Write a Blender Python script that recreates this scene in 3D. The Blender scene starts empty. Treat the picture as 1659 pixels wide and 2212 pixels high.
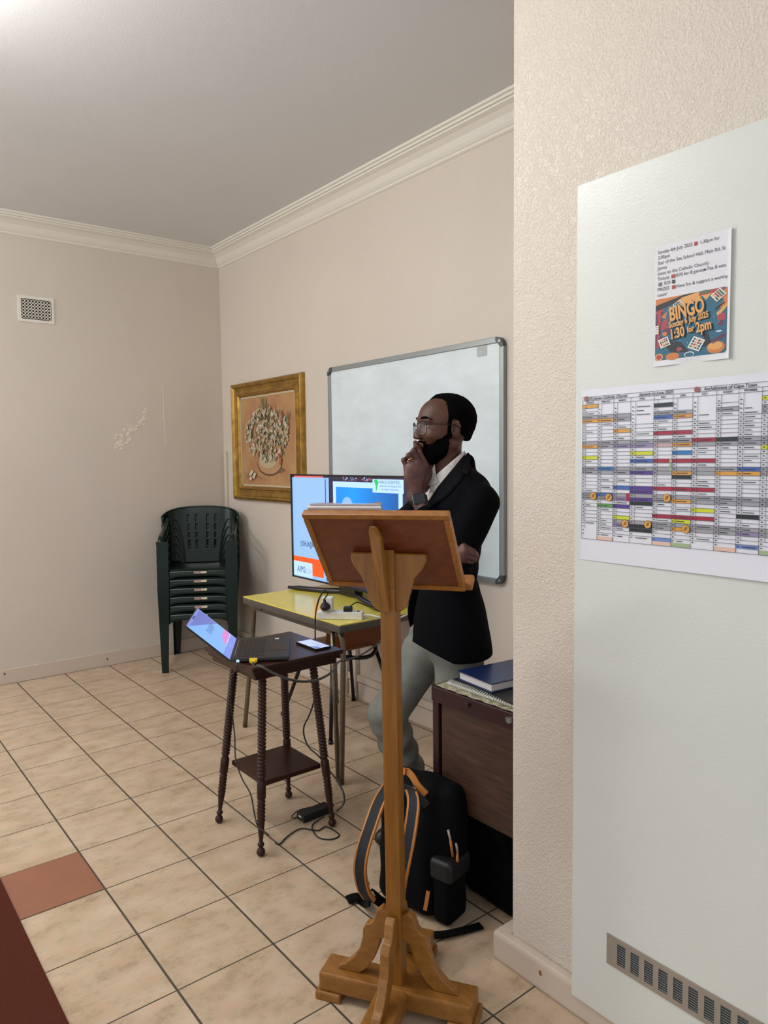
import bpy, bmesh, math, random
import numpy as np
from mathutils import Matrix, Vector
random.seed(7); np.random.seed(7)
S = bpy.context.scene; COL = S.collection
# ------------------------------------------------------------------ camera
FPX = 1570.09; CX, CY, CH = 5.2967, -2.6028, 1.47
YAW, PIT, ROLL = -0.8989, -0.0735, -0.0118
def _basis():
    F = np.array([math.sin(YAW)*math.cos(PIT), math.cos(YAW)*math.cos(PIT), math.sin(PIT)])
    r = np.array([math.cos(YAW), -math.sin(YAW), 0.]); u = np.cross(r, F)
    return r*math.cos(ROLL)+u*math.sin(ROLL), -r*math.sin(ROLL)+u*math.cos(ROLL), F
CR, CU, CF = _basis(); CC = np.array([CX, CY, CH])
cam = bpy.data.objects.new('camera', bpy.data.cameras.new('camera')); COL.objects.link(cam)
cam.matrix_world = Matrix(((CR[0], CU[0], -CF[0], CX), (CR[1], CU[1], -CF[1], CY), (CR[2], CU[2], -CF[2], CH), (0, 0, 0, 1)))
cam.data.sensor_fit = 'VERTICAL'; cam.data.sensor_height = 36; cam.data.lens = 36*FPX/2212; cam.data.clip_start = .05
S.camera = cam
# ------------------------------------------------------------------ light
S.view_settings.view_transform = 'Standard'; S.view_settings.look = 'None'; S.view_settings.gamma = 1
S.view_settings.use_curve_mapping = False; S.view_settings.exposure = 0.0
w = bpy.data.worlds.new('room_beyond'); S.world = w; w.use_nodes = True
w.node_tree.nodes['Background'].inputs[0].default_value = (.96, .98, 1.0, 1); w.node_tree.nodes['Background'].inputs[1].default_value = .74
def area(name, loc, sx, sy, e, col, rot=(0, 0, 0)):
    l = bpy.data.lights.new(name, 'AREA'); l.shape = 'RECTANGLE'; l.size = sx; l.size_y = sy; l.energy = e; l.color = col
    o = bpy.data.objects.new(name, l); COL.objects.link(o); o.location = loc; o.rotation_euler = rot; return o
def tube_lamp(x, y, dx, e, col):                             # fluorescent batten just under the ceiling, off to the left of the frame
    for k in (-1, 0, 1):
        l = bpy.data.lights.new('ceiling_light', 'POINT'); l.energy = e; l.color = col; l.shadow_soft_size = .11
        o = bpy.data.objects.new('ceiling_light', l); COL.objects.link(o); o.location = (x+k*dx, y, 2.86)
tube_lamp(2.9, -2.45, .4, 21, (1, .99, .965))
tube_lamp(.75, -3.9, .4, 30, (1, .995, .98))
area('cool_area_light', (1.6, -5.2, 2.2), 2.2, 1.6, 22, (.86, .92, 1), (math.radians(80), 0, math.radians(10)))  # unseen broad cool area light left of the frame; no window is modelled

# ------------------------------------------------------------------ helpers
def ray(u, v): return CF+CR*(u-829.5)/FPX-CU*(v-1106)/FPX
def at(u, v, d): return CC+ray(u, v)*d                      # picture position and distance -> place in the room
def onp(ax, val, u, v):
    r = ray(u, v); return CC+r*((val-CC[ax])/r[ax])
def hexc(h):
    h = h.lstrip('#'); c = [int(h[i:i+2], 16)/255 for i in (0, 2, 4)]
    return tuple(x/12.92 if x <= .04045 else ((x+.055)/1.055)**2.4 for x in c)
class G:                                                    # small node-graph helper
    def __init__(s, name):
        s.m = bpy.data.materials.new(name); s.m.use_nodes = True; s.t = s.m.node_tree; s.b = s.t.nodes['Principled BSDF']
    def n(s, ty, **k):
        x = s.t.nodes.new(ty)
        for a, v in k.items():
            if a.startswith('_'): setattr(x, a[1:], v)
            else: s.set(x, a, v)
        return x
    def set(s, x, a, v):
        i = x.inputs[int(a[1:])] if a[0] == 'i' and a[1:].isdigit() else x.inputs[a.replace('_', ' ')]
        if hasattr(v, 'links') or isinstance(v, bpy.types.NodeSocket): s.t.links.new(v, i)
        else: i.default_value = v
    def B(s, **k):
        for a, v in k.items(): s.set(s.b, a, v)
        return s
def c4(c): return tuple(c)+(1,)
def mat(name, col, rough=.6, metal=0, spec=.5, noise=0, nscale=8, bump=0, bscale=60, col2=None, emit=0, stretch=None, coat=0, bdist=.004):
    g = G(name); c = hexc(col) if isinstance(col, str) else col
    g.B(Base_Color=c4(c), Roughness=rough, Metallic=metal); g.b.inputs['Specular IOR Level'].default_value = spec
    if coat: g.B(Coat_Weight=coat, Coat_Roughness=.15)
    tc = g.n('ShaderNodeTexCoord'); src = tc.outputs['Object']
    if stretch:
        mp = g.n('ShaderNodeMapping', Vector=src, Scale=stretch); src = mp.outputs[0]
    if noise:
        nz = g.n('ShaderNodeTexNoise', Vector=src, Scale=nscale, Detail=6.0, Roughness=.6)
        rp = g.n('ShaderNodeMapRange', Value=nz.outputs[0]); rp.inputs[1].default_value = .3; rp.inputs[2].default_value = .7
        c2 = hexc(col2) if isinstance(col2, str) else (col2 or tuple(x*(1-noise) for x in c))
        mx = g.n('ShaderNodeMix', _data_type='RGBA'); g.set(mx, 'i0', rp.outputs[0]); mx.inputs[6].default_value = c4(c); mx.inputs[7].default_value = c4(c2)
        g.B(Base_Color=mx.outputs[2])
    if bump:
        bz = g.n('ShaderNodeTexNoise', Vector=src, Scale=bscale, Detail=3.0)
        bp = g.n('ShaderNodeBump', Height=bz.outputs[0], Strength=bump, Distance=bdist); g.B(Normal=bp.outputs[0])
    if emit: g.B(Emission_Color=c4(c), Emission_Strength=emit)
    return g.m
def M3(x, y=None, z=None):
    return Matrix(((x[0], y[0], z[0]), (x[1], y[1], z[1]), (x[2], y[2], z[2])))
def frame(o, ang=0):                                        # placement: origin and heading in degrees
    return Matrix.Translation(Vector([float(a) for a in o])) @ Matrix.Rotation(math.radians(ang), 4, 'Z')
def basis(o, x, y, z):
    m = M3(x, y, z).to_4x4(); m.translation = Vector([float(a) for a in o]); return m
class MB:
    def __init__(s, *mats): s.bm = bmesh.new(); s.mats = list(mats)
    def _fin(s, vs, M, mi):
        if M is not None: bmesh.ops.transform(s.bm, matrix=M, verts=vs)
        fs = set(f for v in vs for f in v.link_faces)
        for f in fs: f.material_index = mi
        return vs
    def box(s, c, d, M=None, bev=0, mi=0, R=None):
        r = bmesh.ops.create_cube(s.bm, size=1); vs = r['verts']
        bmesh.ops.scale(s.bm, vec=Vector(d), verts=vs)
        if bev:
            es = list(set(e for v in vs for e in v.link_edges))
            k = bmesh.ops.bevel(s.bm, geom=es, offset=bev, segments=2, profile=.6, affect='EDGES')
            vs = list(set(v for f in k['faces'] for v in f.verts) | set(v for v in vs if v.is_valid))
            seen = set(vs); st = list(vs)
            while st:
                v = st.pop()
                for e in v.link_edges:
                    o = e.other_vert(v)
                    if o not in seen: seen.add(o); st.append(o)
            vs = list(seen)
        if R is not None: bmesh.ops.transform(s.bm, matrix=R.to_4x4() if len(R) == 3 else R, verts=vs)
        bmesh.ops.translate(s.bm, vec=Vector([float(a) for a in c]), verts=vs)
        return s._fin(vs, M, mi)
    def poly(s, pts, M=None, mi=0):
        vs = [s.bm.verts.new([float(a) for a in p]) for p in pts]; f = s.bm.faces.new(vs); f.material_index = mi
        if M is not None: bmesh.ops.transform(s.bm, matrix=M, verts=vs)
        return vs
    def prism(s, pts, vec, M=None, mi=0):                   # polygon (3d points) pushed along vec
        n = len(pts); a = [s.bm.verts.new([float(x) for x in p]) for p in pts]
        b = [s.bm.verts.new([float(x)+float(y) for x, y in zip(p, vec)]) for p in pts]
        fs = [s.bm.faces.new(a), s.bm.faces.new(b[::-1])]
        for i in range(n): fs.append(s.bm.faces.new((a[i], b[i], b[(i+1) % n], a[(i+1) % n])))
        bmesh.ops.recalc_face_normals(s.bm, faces=fs)
        return s._fin(a+b, M, mi)
    def tube(s, pts, r, M=None, mi=0, seg=10, cap=True, flat=None):
        P = [Vector([float(a) for a in p]) for p in pts]; n = len(P)
        rr = r if isinstance(r, (list, tuple)) else [r]*n
        rings = []; up = None
        for i in range(n):
            t = (P[min(i+1, n-1)]-P[max(i-1, 0)]).normalized()
            if up is None:
                up = Vector((0, 0, 1)) if abs(t.z) < .9 else Vector((1, 0, 0))
            sx = t.cross(up).normalized(); up = sx.cross(t).normalized()
            k = flat or 1
            rings.append([s.bm.verts.new(P[i]+(sx*math.cos(a)*rr[i]*k+up*math.sin(a)*rr[i])) for a in [2*math.pi*j/seg for j in range(seg)]])
        for i in range(n-1):
            for j in range(seg):
                f = s.bm.faces.new((rings[i][j], rings[i][(j+1) % seg], rings[i+1][(j+1) % seg], rings[i+1][j])); f.smooth = True
        if cap: s.bm.faces.new(rings[0][::-1]); s.bm.faces.new(rings[-1])
        return s._fin([v for q in rings for v in q], M, mi)
    def lathe(s, prof, M=None, mi=0, seg=20):               # prof: (radius, z)
        rings = [[s.bm.verts.new((r*math.cos(2*math.pi*j/seg), r*math.sin(2*math.pi*j/seg), z)) for j in range(seg)] for r, z in prof]
        for i in range(len(rings)-1):
            for j in range(seg):
                f = s.bm.faces.new((rings[i][j], rings[i][(j+1) % seg], rings[i+1][(j+1) % seg], rings[i+1][j])); f.smooth = True
        s.bm.faces.new(rings[0][::-1]); s.bm.faces.new(rings[-1])
        return s._fin([v for q in rings for v in q], M, mi)
    def grid(s, fn, nu, nv, M=None, mi=0, skip=None, smooth=True):
        V = [[s.bm.verts.new([float(x) for x in fn(i/nu, j/nv)]) for j in range(nv+1)] for i in range(nu+1)]
        for i in range(nu):
            for j in range(nv):
                if skip and skip(i, j): continue
                f = s.bm.faces.new((V[i][j], V[i+1][j], V[i+1][j+1], V[i][j+1])); f.smooth = smooth
        return s._fin([v for q in V for v in q], M, mi)
    def sph(s, c, r, M=None, mi=0, sc=(1, 1, 1)):
        k = bmesh.ops.create_uvsphere(s.bm, u_segments=16, v_segments=10, radius=r)['verts']
        bmesh.ops.scale(s.bm, vec=Vector(sc), verts=k); bmesh.ops.translate(s.bm, vec=Vector([float(a) for a in c]), verts=k)
        for v in k:
            for f in v.link_faces: f.smooth = True
        return s._fin(k, M, mi)
    def text(s, body, size, M, mi=0, align='LEFT', sx=1, shear=0, bold=0):
        cu = bpy.data.curves.new('lettering', 'FONT'); cu.body = body; cu.size = size; cu.align_x = align; cu.shear = shear; cu.offset = bold; cu.resolution_u = 3
        ob = bpy.data.objects.new('lettering', cu); me = bpy.data.meshes.new_from_object(ob)
        n0 = len(s.bm.verts); s.bm.from_mesh(me); s.bm.verts.ensure_lookup_table(); vs = s.bm.verts[n0:]
        bmesh.ops.scale(s.bm, vec=Vector((sx, 1, 1)), verts=vs); s._fin(vs, M, mi)
        bpy.data.objects.remove(ob); bpy.data.curves.remove(cu); bpy.data.meshes.remove(me)
    def build(s, name, parent=None, loc=None, label=None, smooth=None):
        me = bpy.data.meshes.new(name)
        if loc is not None: bmesh.ops.translate(s.bm, vec=-Vector([float(a) for a in loc]), verts=s.bm.verts)
        s.bm.to_mesh(me); s.bm.free()
        for m in s.mats: me.materials.append(m)
        o = bpy.data.objects.new(name, me); COL.objects.link(o)
        if loc is not None: o.location = [float(a) for a in loc]
        if parent is not None: o.parent = parent; o.matrix_parent_inverse = parent.matrix_basis.inverted()
        if label: o['label'] = label
        return o
def tag(o, label, cat, group=None, kind=None):
    if label: o['label'] = label
    if cat: o['category'] = cat
    if group: o['group'] = group
    if kind: o['kind'] = kind
    return o
def thing(name, label, cat, loc=(0, 0, 0), ang=0, group=None):
    o = bpy.data.objects.new(name, None); COL.objects.link(o); o.empty_display_size = .05
    o.location = [float(a) for a in loc]; o.rotation_euler = (0, 0, math.radians(ang)); return tag(o, label, cat, group)
def struct(mb, name, **k):
    o = mb.build(name, **k); o['kind'] = 'structure'; return o
def bez(pts, n=10):                                         # smooth curve through the points
    P = [np.array(p, float) for p in pts]; P = [2*P[0]-P[1]]+P+[2*P[-1]-P[-2]]; out = []
    for i in range(1, len(P)-2):
        for k in range(n):
            t = k/n; a, b, c, d = P[i-1:i+3]
            out.append(.5*((2*b)+(-a+c)*t+(2*a-5*b+4*c-d)*t*t+(-a+3*b-3*c+d)*t**3))
    return out+[P[-2]]

# ------------------------------------------------------------------ implicit surfaces (bodies, cloth, bags)
def ell(P, c, r, R=None):
    q = P-np.array(c, 'f4')
    if R is not None: q = q@np.array(R, 'f4')
    r = np.array(r, 'f4'); k0 = np.sqrt(((q/r)**2).sum(1)); k1 = np.sqrt(((q/(r*r))**2).sum(1))+1e-9
    return k0*(k0-1)/k1
def cap(P, a, b, ra, rb=None):
    a = np.array(a, 'f4'); b = np.array(b, 'f4'); rb = ra if rb is None else rb
    ab = b-a; h = np.clip(((P-a)@ab)/(ab@ab), 0, 1)
    return np.sqrt((((P-a)-h[:, None]*ab)**2).sum(1))-(ra+(rb-ra)*h)
def rbox(P, c, d, r, R=None):
    q = P-np.array(c, 'f4')
    if R is not None: q = q@np.array(R, 'f4')
    q = np.abs(q)-np.array(d, 'f4')+r
    return np.sqrt((np.maximum(q, 0)**2).sum(1))+np.minimum(q.max(1), 0)-r
def smin(a, b, k):
    h = np.clip(.5+.5*(b-a)/k, 0, 1); return b*(1-h)+a*h-k*h*(1-h)
def smax(a, b, k): return -smin(-a, -b, k)
def sm(k, *ds):
    d = ds[0]
    for e in ds[1:]: d = smin(d, e, k)
    return d
def nets(f, lo, hi, h):
    lo = np.array(lo, 'f4'); n = np.ceil((np.array(hi)-lo)/h).astype(int)+1; B = 8; n = ((n+B-1)//B)*B
    vol = np.ones(n, 'f4')*9; nb = n//B
    bi = np.stack(np.meshgrid(*[np.arange(k) for k in nb], indexing='ij'), -1).reshape(-1, 3)
    cd = f((lo+(bi*B+(B-1)/2)*h).astype('f4')); act = np.abs(cd) < B*h*1.25
    loc = np.stack(np.meshgrid(*[np.arange(B)]*3, indexing='ij'), -1).reshape(-1, 3)
    for b, c in zip(bi[~act], cd[~act]):
        if c < 0: vol[b[0]*B:b[0]*B+B, b[1]*B:b[1]*B+B, b[2]*B:b[2]*B+B] = -9
    ab = bi[act]
    for s in range(0, len(ab), 200):
        blk = ab[s:s+200]; P = (lo+((blk[:, None, :]*B+loc[None])*h)).reshape(-1, 3).astype('f4')
        d = f(P).reshape(len(blk), B, B, B)
        for b, v in zip(blk, d): vol[b[0]*B:b[0]*B+B, b[1]*B:b[1]*B+B, b[2]*B:b[2]*B+B] = v
    s = vol < 0
    c8 = [(i, j, k) for i in (0, 1) for j in (0, 1) for k in (0, 1)]
    sl = lambda a, o: a[o[0]:a.shape[0]-1+o[0], o[1]:a.shape[1]-1+o[1], o[2]:a.shape[2]-1+o[2]]
    cnt = sum(sl(s, o).astype('i1') for o in c8); mix = (cnt > 0) & (cnt < 8)
    idx = -np.ones(mix.shape, int); cells = np.argwhere(mix); idx[mix] = np.arange(len(cells))
    acc = np.zeros((len(cells), 3)); num = np.zeros(len(cells))
    for a in c8:
        for ax in range(3):
            if a[ax]: continue
            b = list(a); b[ax] = 1
            va = vol[cells[:, 0]+a[0], cells[:, 1]+a[1], cells[:, 2]+a[2]]; vb = vol[cells[:, 0]+b[0], cells[:, 1]+b[1], cells[:, 2]+b[2]]
            m = (va < 0) != (vb < 0); t = np.where(m, va/np.where(m, va-vb, 1), 0)
            p = np.zeros((len(cells), 3)); p[:] = a; p[:, ax] = t; acc[m] += p[m]; num[m] += 1
    V = lo+(cells+acc/num[:, None])*h; Fs = []
    for ax in range(3):
        o = [0, 0, 0]; o[ax] = 1; m0 = [slice(0, k-1) if i == ax else slice(1, k-1) for i, k in enumerate(s.shape)]
        m1 = [slice(1, k) if i == ax else slice(1, k-1) for i, k in enumerate(s.shape)]
        A, Bv = s[tuple(m0)], s[tuple(m1)]; e = np.argwhere(A != Bv); off = np.array([0 if i == ax else 1 for i in range(3)])
        fl = A[tuple(e.T)]; e = e+off; u, v = [(1, 2), (2, 0), (0, 1)][ax]
        def g(du, dv):
            q = e.copy(); q[:, u] -= du; q[:, v] -= dv; return idx[q[:, 0], q[:, 1], q[:, 2]]
        q = np.stack([g(1, 1), g(0, 1), g(0, 0), g(1, 0)], 1); q[~fl] = q[~fl][:, ::-1]; Fs.append(q)
    return V, np.concatenate(Fs)
def solid(name, parts, mats, parent=None, label=None, loc=None):      # parts: (f, lo, hi, h[, material index])
    vs, fs, mi, n = [], [], [], 0
    for p in parts:
        V, F = nets(*p[:4]); F = F[(F >= 0).all(1)]; vs.append(V); fs.append(F+n); n += len(V); mi += [p[4] if len(p) > 4 else 0]*len(F)
    V = np.concatenate(vs); F = np.concatenate(fs)
    if loc is not None: V = V-np.array(loc)
    me = bpy.data.meshes.new(name); me.from_pydata(V.tolist(), [], F.tolist())
    me.polygons.foreach_set('use_smooth', [True]*len(F)); me.polygons.foreach_set('material_index', mi)
    for m in mats: me.materials.append(m)
    o = bpy.data.objects.new(name, me); COL.objects.link(o)
    if loc is not None: o.location = [float(a) for a in loc]
    if parent is not None: o.parent = parent; o.matrix_parent_inverse = parent.matrix_basis.inverted()
    if label: o['label'] = label
    return o

# ------------------------------------------------------------------ setting
X0, Y0, TX, TY = .3244, -1.8693, .3101, .3049               # tile joints: x = X0+j*TX, y = Y0+i*TY
HC = 3.075; YP = -1.06; XP = 3.935
def wall_mat(name, col, scale, strength, dist, blotch=.06):
    g = G(name); tc = g.n('ShaderNodeTexCoord').outputs['Object']
    n1 = g.n('ShaderNodeTexNoise', Vector=tc, Scale=1.3, Detail=4.0); c = hexc(col)
    mx = g.n('ShaderNodeMix', _data_type='RGBA'); g.set(mx, 'i0', n1.outputs[0]); mx.inputs[6].default_value = c4(c); mx.inputs[7].default_value = c4([x*(1-blotch*2) for x in c])
    n2 = g.n('ShaderNodeTexNoise', Vector=tc, Scale=scale, Detail=2.5, Roughness=.55, Distortion=.3)
    n3 = g.n('ShaderNodeTexNoise', Vector=tc, Scale=scale*.18, Detail=2.0)
    mr = g.n('ShaderNodeMapRange', Value=n2.outputs[0]); mr.inputs[1].default_value = .42; mr.inputs[2].default_value = .7
    ad = g.n('ShaderNodeMath', _operation='ADD', i0=mr.outputs[0], i1=n3.outputs[0])
    bp = g.n('ShaderNodeBump', Height=ad.outputs[0], Strength=strength, Distance=dist)
    g.B(Base_Color=mx.outputs[2], Roughness=.42, Normal=bp.outputs[0]); g.b.inputs['Specular IOR Level'].default_value = .35
    return g.m
m_wall = wall_mat('cream_wall_paint', '#d3c8bb', 110, .12, .003)
m_stucco = wall_mat('cream_stucco_paint', '#d8cdc0', 160, .42, .004, .03)
m_ceil = mat('ceiling_paint', '#dcdcdc', .8, noise=.03, nscale=1.5, bump=.1, bscale=120)
m_cornice = mat('cornice_white', '#dcd6cb', .55)
m_base = mat('skirting_paint', '#c9baab', .35, bump=.1, bscale=40)
def floor_mat():
    g = G('beige_floor_tiles'); tc = g.n('ShaderNodeTexCoord').outputs['Object']; sp = g.n('ShaderNodeSeparateXYZ', Vector=tc)
    def M(op, a, b=None, c=None):
        x = g.n('ShaderNodeMath', _operation=op, i0=a)
        if b is not None: g.set(x, 'i1', b)
        if c is not None: g.set(x, 'i2', c)
        return x.outputs[0]
    fx = M('DIVIDE', M('SUBTRACT', sp.outputs[0], X0), TX); fy = M('DIVIDE', M('SUBTRACT', sp.outputs[1], Y0), TY)
    def dist(f, s): fr = M('FRACT', M('ADD', f, 50.)); return M('MULTIPLY', M('MINIMUM', fr, M('SUBTRACT', 1., fr)), s)
    d = M('MINIMUM', M('ADD', dist(fx, TX), .0006), M('SUBTRACT', dist(fy, TY), .0004))
    line = M('LESS_THAN', d, .0030)
    cell = g.n('ShaderNodeCombineXYZ', X=M('FLOOR', fx), Y=M('FLOOR', fy)); wn = g.n('ShaderNodeTexWhiteNoise', Vector=cell.outputs[0])
    va = g.n('ShaderNodeVectorMath', _operation='SCALE', i0=wn.outputs['Color']); va.inputs['Scale'].default_value = 9
    vb = g.n('ShaderNodeVectorMath', _operation='ADD', i0=tc, i1=va.outputs[0])
    mp = g.n('ShaderNodeMapping', Vector=vb.outputs[0], Scale=(1.0, .62, 1))
    n1 = g.n('ShaderNodeTexNoise', Vector=mp.outputs[0], Scale=15.0, Detail=9.0, Roughness=.75)
    n2 = g.n('ShaderNodeTexNoise', Vector=mp.outputs[0], Scale=30.0, Detail=8.0, Roughness=.7)
    r1 = g.n('ShaderNodeValToRGB', Fac=n1.outputs[0]); e = r1.color_ramp.elements
    e[0].position = .3; e[0].color = c4(hexc('#9f8567')); e[1].position = .72; e[1].color = c4(hexc('#d2c3ac'))
    k = r1.color_ramp.elements.new(.5); k.color = c4(hexc('#bda88e')); k = r1.color_ramp.elements.new(.6); k.color = c4(hexc('#c9b49b'))
    mr = g.n('ShaderNodeMapRange', Value=n2.outputs[0]); mr.inputs[1].default_value = .52; mr.inputs[2].default_value = .75; mr.inputs[4].default_value = .7
    m1 = g.n('ShaderNodeMix', _data_type='RGBA'); g.set(m1, 'i0', mr.outputs[0]); g.set(m1, 'i6', r1.outputs[0]); m1.inputs[7].default_value = c4(hexc('#bb8b6c'))
    m2 = g.n('ShaderNodeMix', _data_type='RGBA'); g.set(m2, 'i0', line); g.set(m2, 'i6', m1.outputs[2]); m2.inputs[7].default_value = c4(hexc('#4d4438'))
    hh = M('ADD', M('MULTIPLY', n2.outputs[0], .35), M('MULTIPLY', M('MINIMUM', d, .004), 250.))
    bp = g.n('ShaderNodeBump', Height=hh, Strength=.6, Distance=.002)
    rg = M('ADD', M('MULTIPLY', line, .4), .3)
    g.B(Base_Color=m2.outputs[2], Roughness=rg, Normal=bp.outputs[0]); g.b.inputs['Specular IOR Level'].default_value = .4
    return g.m
f = MB(floor_mat()); f.box((2.6, -2.6, -.05), (5.4, 5.4, .1)); fl = struct(f, 'floor')
m_terra = mat('terracotta_tile', '#99644c', .45, noise=.15, nscale=9)
f = MB(m_terra); f.box((X0+7.5*TX, Y0-.5*TY, .0006), (TX-.006, TY-.007, .0016)); f.build('floor_tile', fl, label='plain terracotta replacement tile')
f = MB(m_ceil); f.box((2.6, -2.6, HC+.05), (5.4, 5.4, .1)); struct(f, 'ceiling')
f = MB(m_wall); f.box((-.06, -2.6, HC/2), (.12, 5.4, HC)); wl = struct(f, 'wall_left')
# cracked paint along the skirting and a blistered patch
f = MB(mat('bare_plaster', '#8b7b68', .9))
for a, b, wd in [((243, 1411), (308, 1398), .006), ((85, 1439), (112, 1433), .004), ((0, 1454), (60, 1441), .003), ((150, 1428), (185, 1420), .003)]:
    p = [onp(0, .001, a[0]+(b[0]-a[0])*t, a[1]+(b[1]-a[1])*t+random.uniform(-1.2, 1.2)) for t in np.linspace(0, 1, 9)]
    f.grid(lambda u, v: p[int(round(u*8))]+np.array([0, 0, (v-.5)*wd*math.sin(max(u, .02)*3.1)]), 8, 1)
f.build('cracked_plaster', wl, label='dark cracks in the paint above the skirting')
f = MB(mat('blistered_paint', '#dccfbe', .5, bump=.6, bscale=60)); 
for k in range(46):
    t = random.random(); u = 250+72*t+random.gauss(0, 3); v = 962-66*t+random.gauss(0, 9)
    p = onp(0, 0, u, v); f.sph(p, random.uniform(.006, .016), sc=(.15, 1.2, .8))
for k in range(14):
    p = onp(0, 0, 352+6*k/14+random.uniform(-1, 1), 838+116*k/13); f.sph(p, .007, sc=(.15, .6, 3.2))
f.build('blistered_paint', wl, label='blistered paint and a filled vertical crack')
f = MB(m_wall); f.box((2.6, .06, HC/2), (5.4, .12, HC)); wb = struct(f, 'wall_back')
f = MB(m_stucco); f.box(((XP+5.3)/2, YP+.05, HC/2), (5.3-XP, .10, HC), bev=.006); struct(f, 'wall_right')
for v in wb.data.vertices: pass
# cornice along the two far walls
prof = [(0, -.125), (.004, -.125), (.012, -.118), (.012, -.110), (.020, -.104), (.030, -.092), (.046, -.066), (.070, -.046), (.092, -.036), (.092, -.028), (.104, -.026), (.104, -.016), (.116, -.012), (.116, 0), (0, 0)]
f = MB(m_cornice)
A = [f.bm.verts.new((a, -5.2, HC+b+.0)) for a, b in prof]; Bq = [f.bm.verts.new((a, -a, HC+b)) for a, b in prof]; Cq = [f.bm.verts.new((5.2, -a, HC+b)) for a, b in prof]
for P_, Q_ in ((A, Bq), (Bq, Cq)):
    for i in range(len(prof)-1): f.bm.faces.new((P_[i], P_[i+1], Q_[i+1], Q_[i]))
bmesh.ops.recalc_face_normals(f.bm, faces=f.bm.faces); struct(f, 'trim_1', label='white moulded cornice below the ceiling')
f = MB(m_base); f.box((.0075, -2.6, .05), (.015, 5.4, .10), bev=.004); bl = struct(f, 'baseboard_left')
f2 = MB(mat('rust', '#7a5a40', .8))
for u, v in ((10, 1456), (232, 1424)): f2.sph(onp(0, .015, u, v), .007, sc=(.2, 1, 1.2))
f2.build('screw', bl, label='rusty screw head')
f = MB(m_base); f.box((2.6, -.0075, .05), (5.4, .015, .10), bev=.004); struct(f, 'baseboard_back')
f = MB(m_base); f.box(((XP-.045+5.3)/2, YP-.0175, .0425), (5.3-XP+.045, .035, .085), bev=.01)
f.box((XP-.0225, YP+.04, .0425), (.045, .115, .085), bev=.01); br = struct(f, 'baseboard_right')
f2 = MB(mat('rust_2', '#8a6238', .8)); f2.sph(onp(1, YP-.035, 1167, 2102), .006, sc=(1, .2, 1.3)); f2.build('screw', br, label='rusty screw head')
m_trunk = mat('painted_trunking', '#cdc0ae', .4)
f = MB(m_trunk); f.box((2.7, -.011, .128), (5.2, .022, .042), bev=.003); struct(f, 'trim_2', label='cream cable trunking above the skirting')
f = MB(m_trunk)
for x in (1.66, 1.755): f.tube([(x, -.02, .01), (x, -.02, .46)], .011)
f.tube([(1.755, -.025, .01), (1.755, -.025, .035)], .014); struct(f, 'trim_3', label='painted pipes rising from the skirting under the yellow table')
f = MB(m_trunk); f.box((.045, -.008, .77), (.045, .016, 1.54), bev=.003); struct(f, 'trim_4', label='vertical cable trunking beside the corner')

# door leaf that hangs flat against the right-hand wall
YD = YP-.045
m_door = mat('white_door_paint', '#d6d8d2', .33, noise=.04, nscale=3, bump=.18, bscale=160, bdist=.002)
dl = onp(1, YD, 1233, 2130)[0]; dx0 = float(onp(1, YD, 1242, 1100)[0]); dz0 = onp(1, YD, 1233, 2147)[2]; dz1 = onp(1, YD, 1251, 400)[2]
f = MB(m_door); f.box((dx0+.43, YP-.0235, (dz0+dz1)/2), (.86, .043, dz1-dz0), bev=.0015); door = struct(f, 'door_1', label='tall white door leaf standing open against the wall')
a = onp(1, YD, 1313, 2014); b = onp(1, YD, 1312, 2078)
m_steel = mat('brushed_grey_metal', '#a9a198', .38, metal=.55, bump=.08, bscale=200, stretch=(1, 1, 20))
m_dark = mat('slot_shade_backing', '#34363a', .6)  # dark sheet behind the grille slots, their shade put into its colour
vx, vz0, vz1 = a[0], b[2], a[2]; VL = .50
f = MB(m_steel, m_dark); hh = vz1-vz0; n = 13; pit = VL/(n+.6); sw = pit*.62
xs = [vx+pit*.8+pit*k for k in range(n)]; y = YD-.002; ed = .012
f.box((vx+VL/2, y, vz1-ed/2), (VL, .004, ed)); f.box((vx+VL/2, y, vz0+ed/2), (VL, .004, ed))
pr = vx
for k in range(n+1):
    nx = xs[k] if k < n else vx+VL
    f.box(((pr+nx)/2, y, (vz0+vz1)/2), (nx-pr, .004, hh-2*ed)); pr = nx+sw
f.box((vx+VL/2, YD-.0004, (vz0+vz1)/2), (VL-.01, .001, hh-.01), mi=1)
f.build('vent_grille', door, label='brushed metal vent grille')
f = MB(mat('grille_louvre', '#6f7272', .45, metal=.4))
for x in xs:
    for j in range(9): f.box((x+sw/2, YD-.0022, vz0+ed+(hh-2*ed)*(j+.5)/9), (sw, .0018, (hh-2*ed)/9*.5), R=Matrix.Rotation(.5, 3, 'X'))
f.build('louvres', door)

# air vent on the left wall
a = onp(0, .006, 37, 636); b = onp(0, .006, 118, 701); yc, zc = (a[1]+b[1])/2, (a[2]+b[2])/2; wv, hv = b[1]-a[1], a[2]-b[2]
t = thing('air_vent', 'small cream grille with square holes, high on the wall left of the corner', 'air vent', (0, yc, zc))
f = MB(m_cornice); cy0, cy1, cz0, cz1 = yc-wv*.39, yc+wv*.41, zc-hv*.36, zc+hv*.36
f.box((.003, yc, (zc+hv/2+cz1)/2), (.006, wv, zc+hv/2-cz1)); f.box((.003, yc, (zc-hv/2+cz0)/2), (.006, wv, cz0-zc+hv/2))
f.box((.003, (yc-wv/2+cy0)/2, zc), (.006, cy0-yc+wv/2, cz1-cz0)); f.box((.003, (yc+wv/2+cy1)/2, zc), (.006, yc+wv/2-cy1, cz1-cz0)); f.build('frame', t)
f = MB(m_cornice)
for k in range(10): f.box((.003, cy0+(cy1-cy0)*k/9, zc), (.006, .0072, cz1-cz0))
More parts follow.
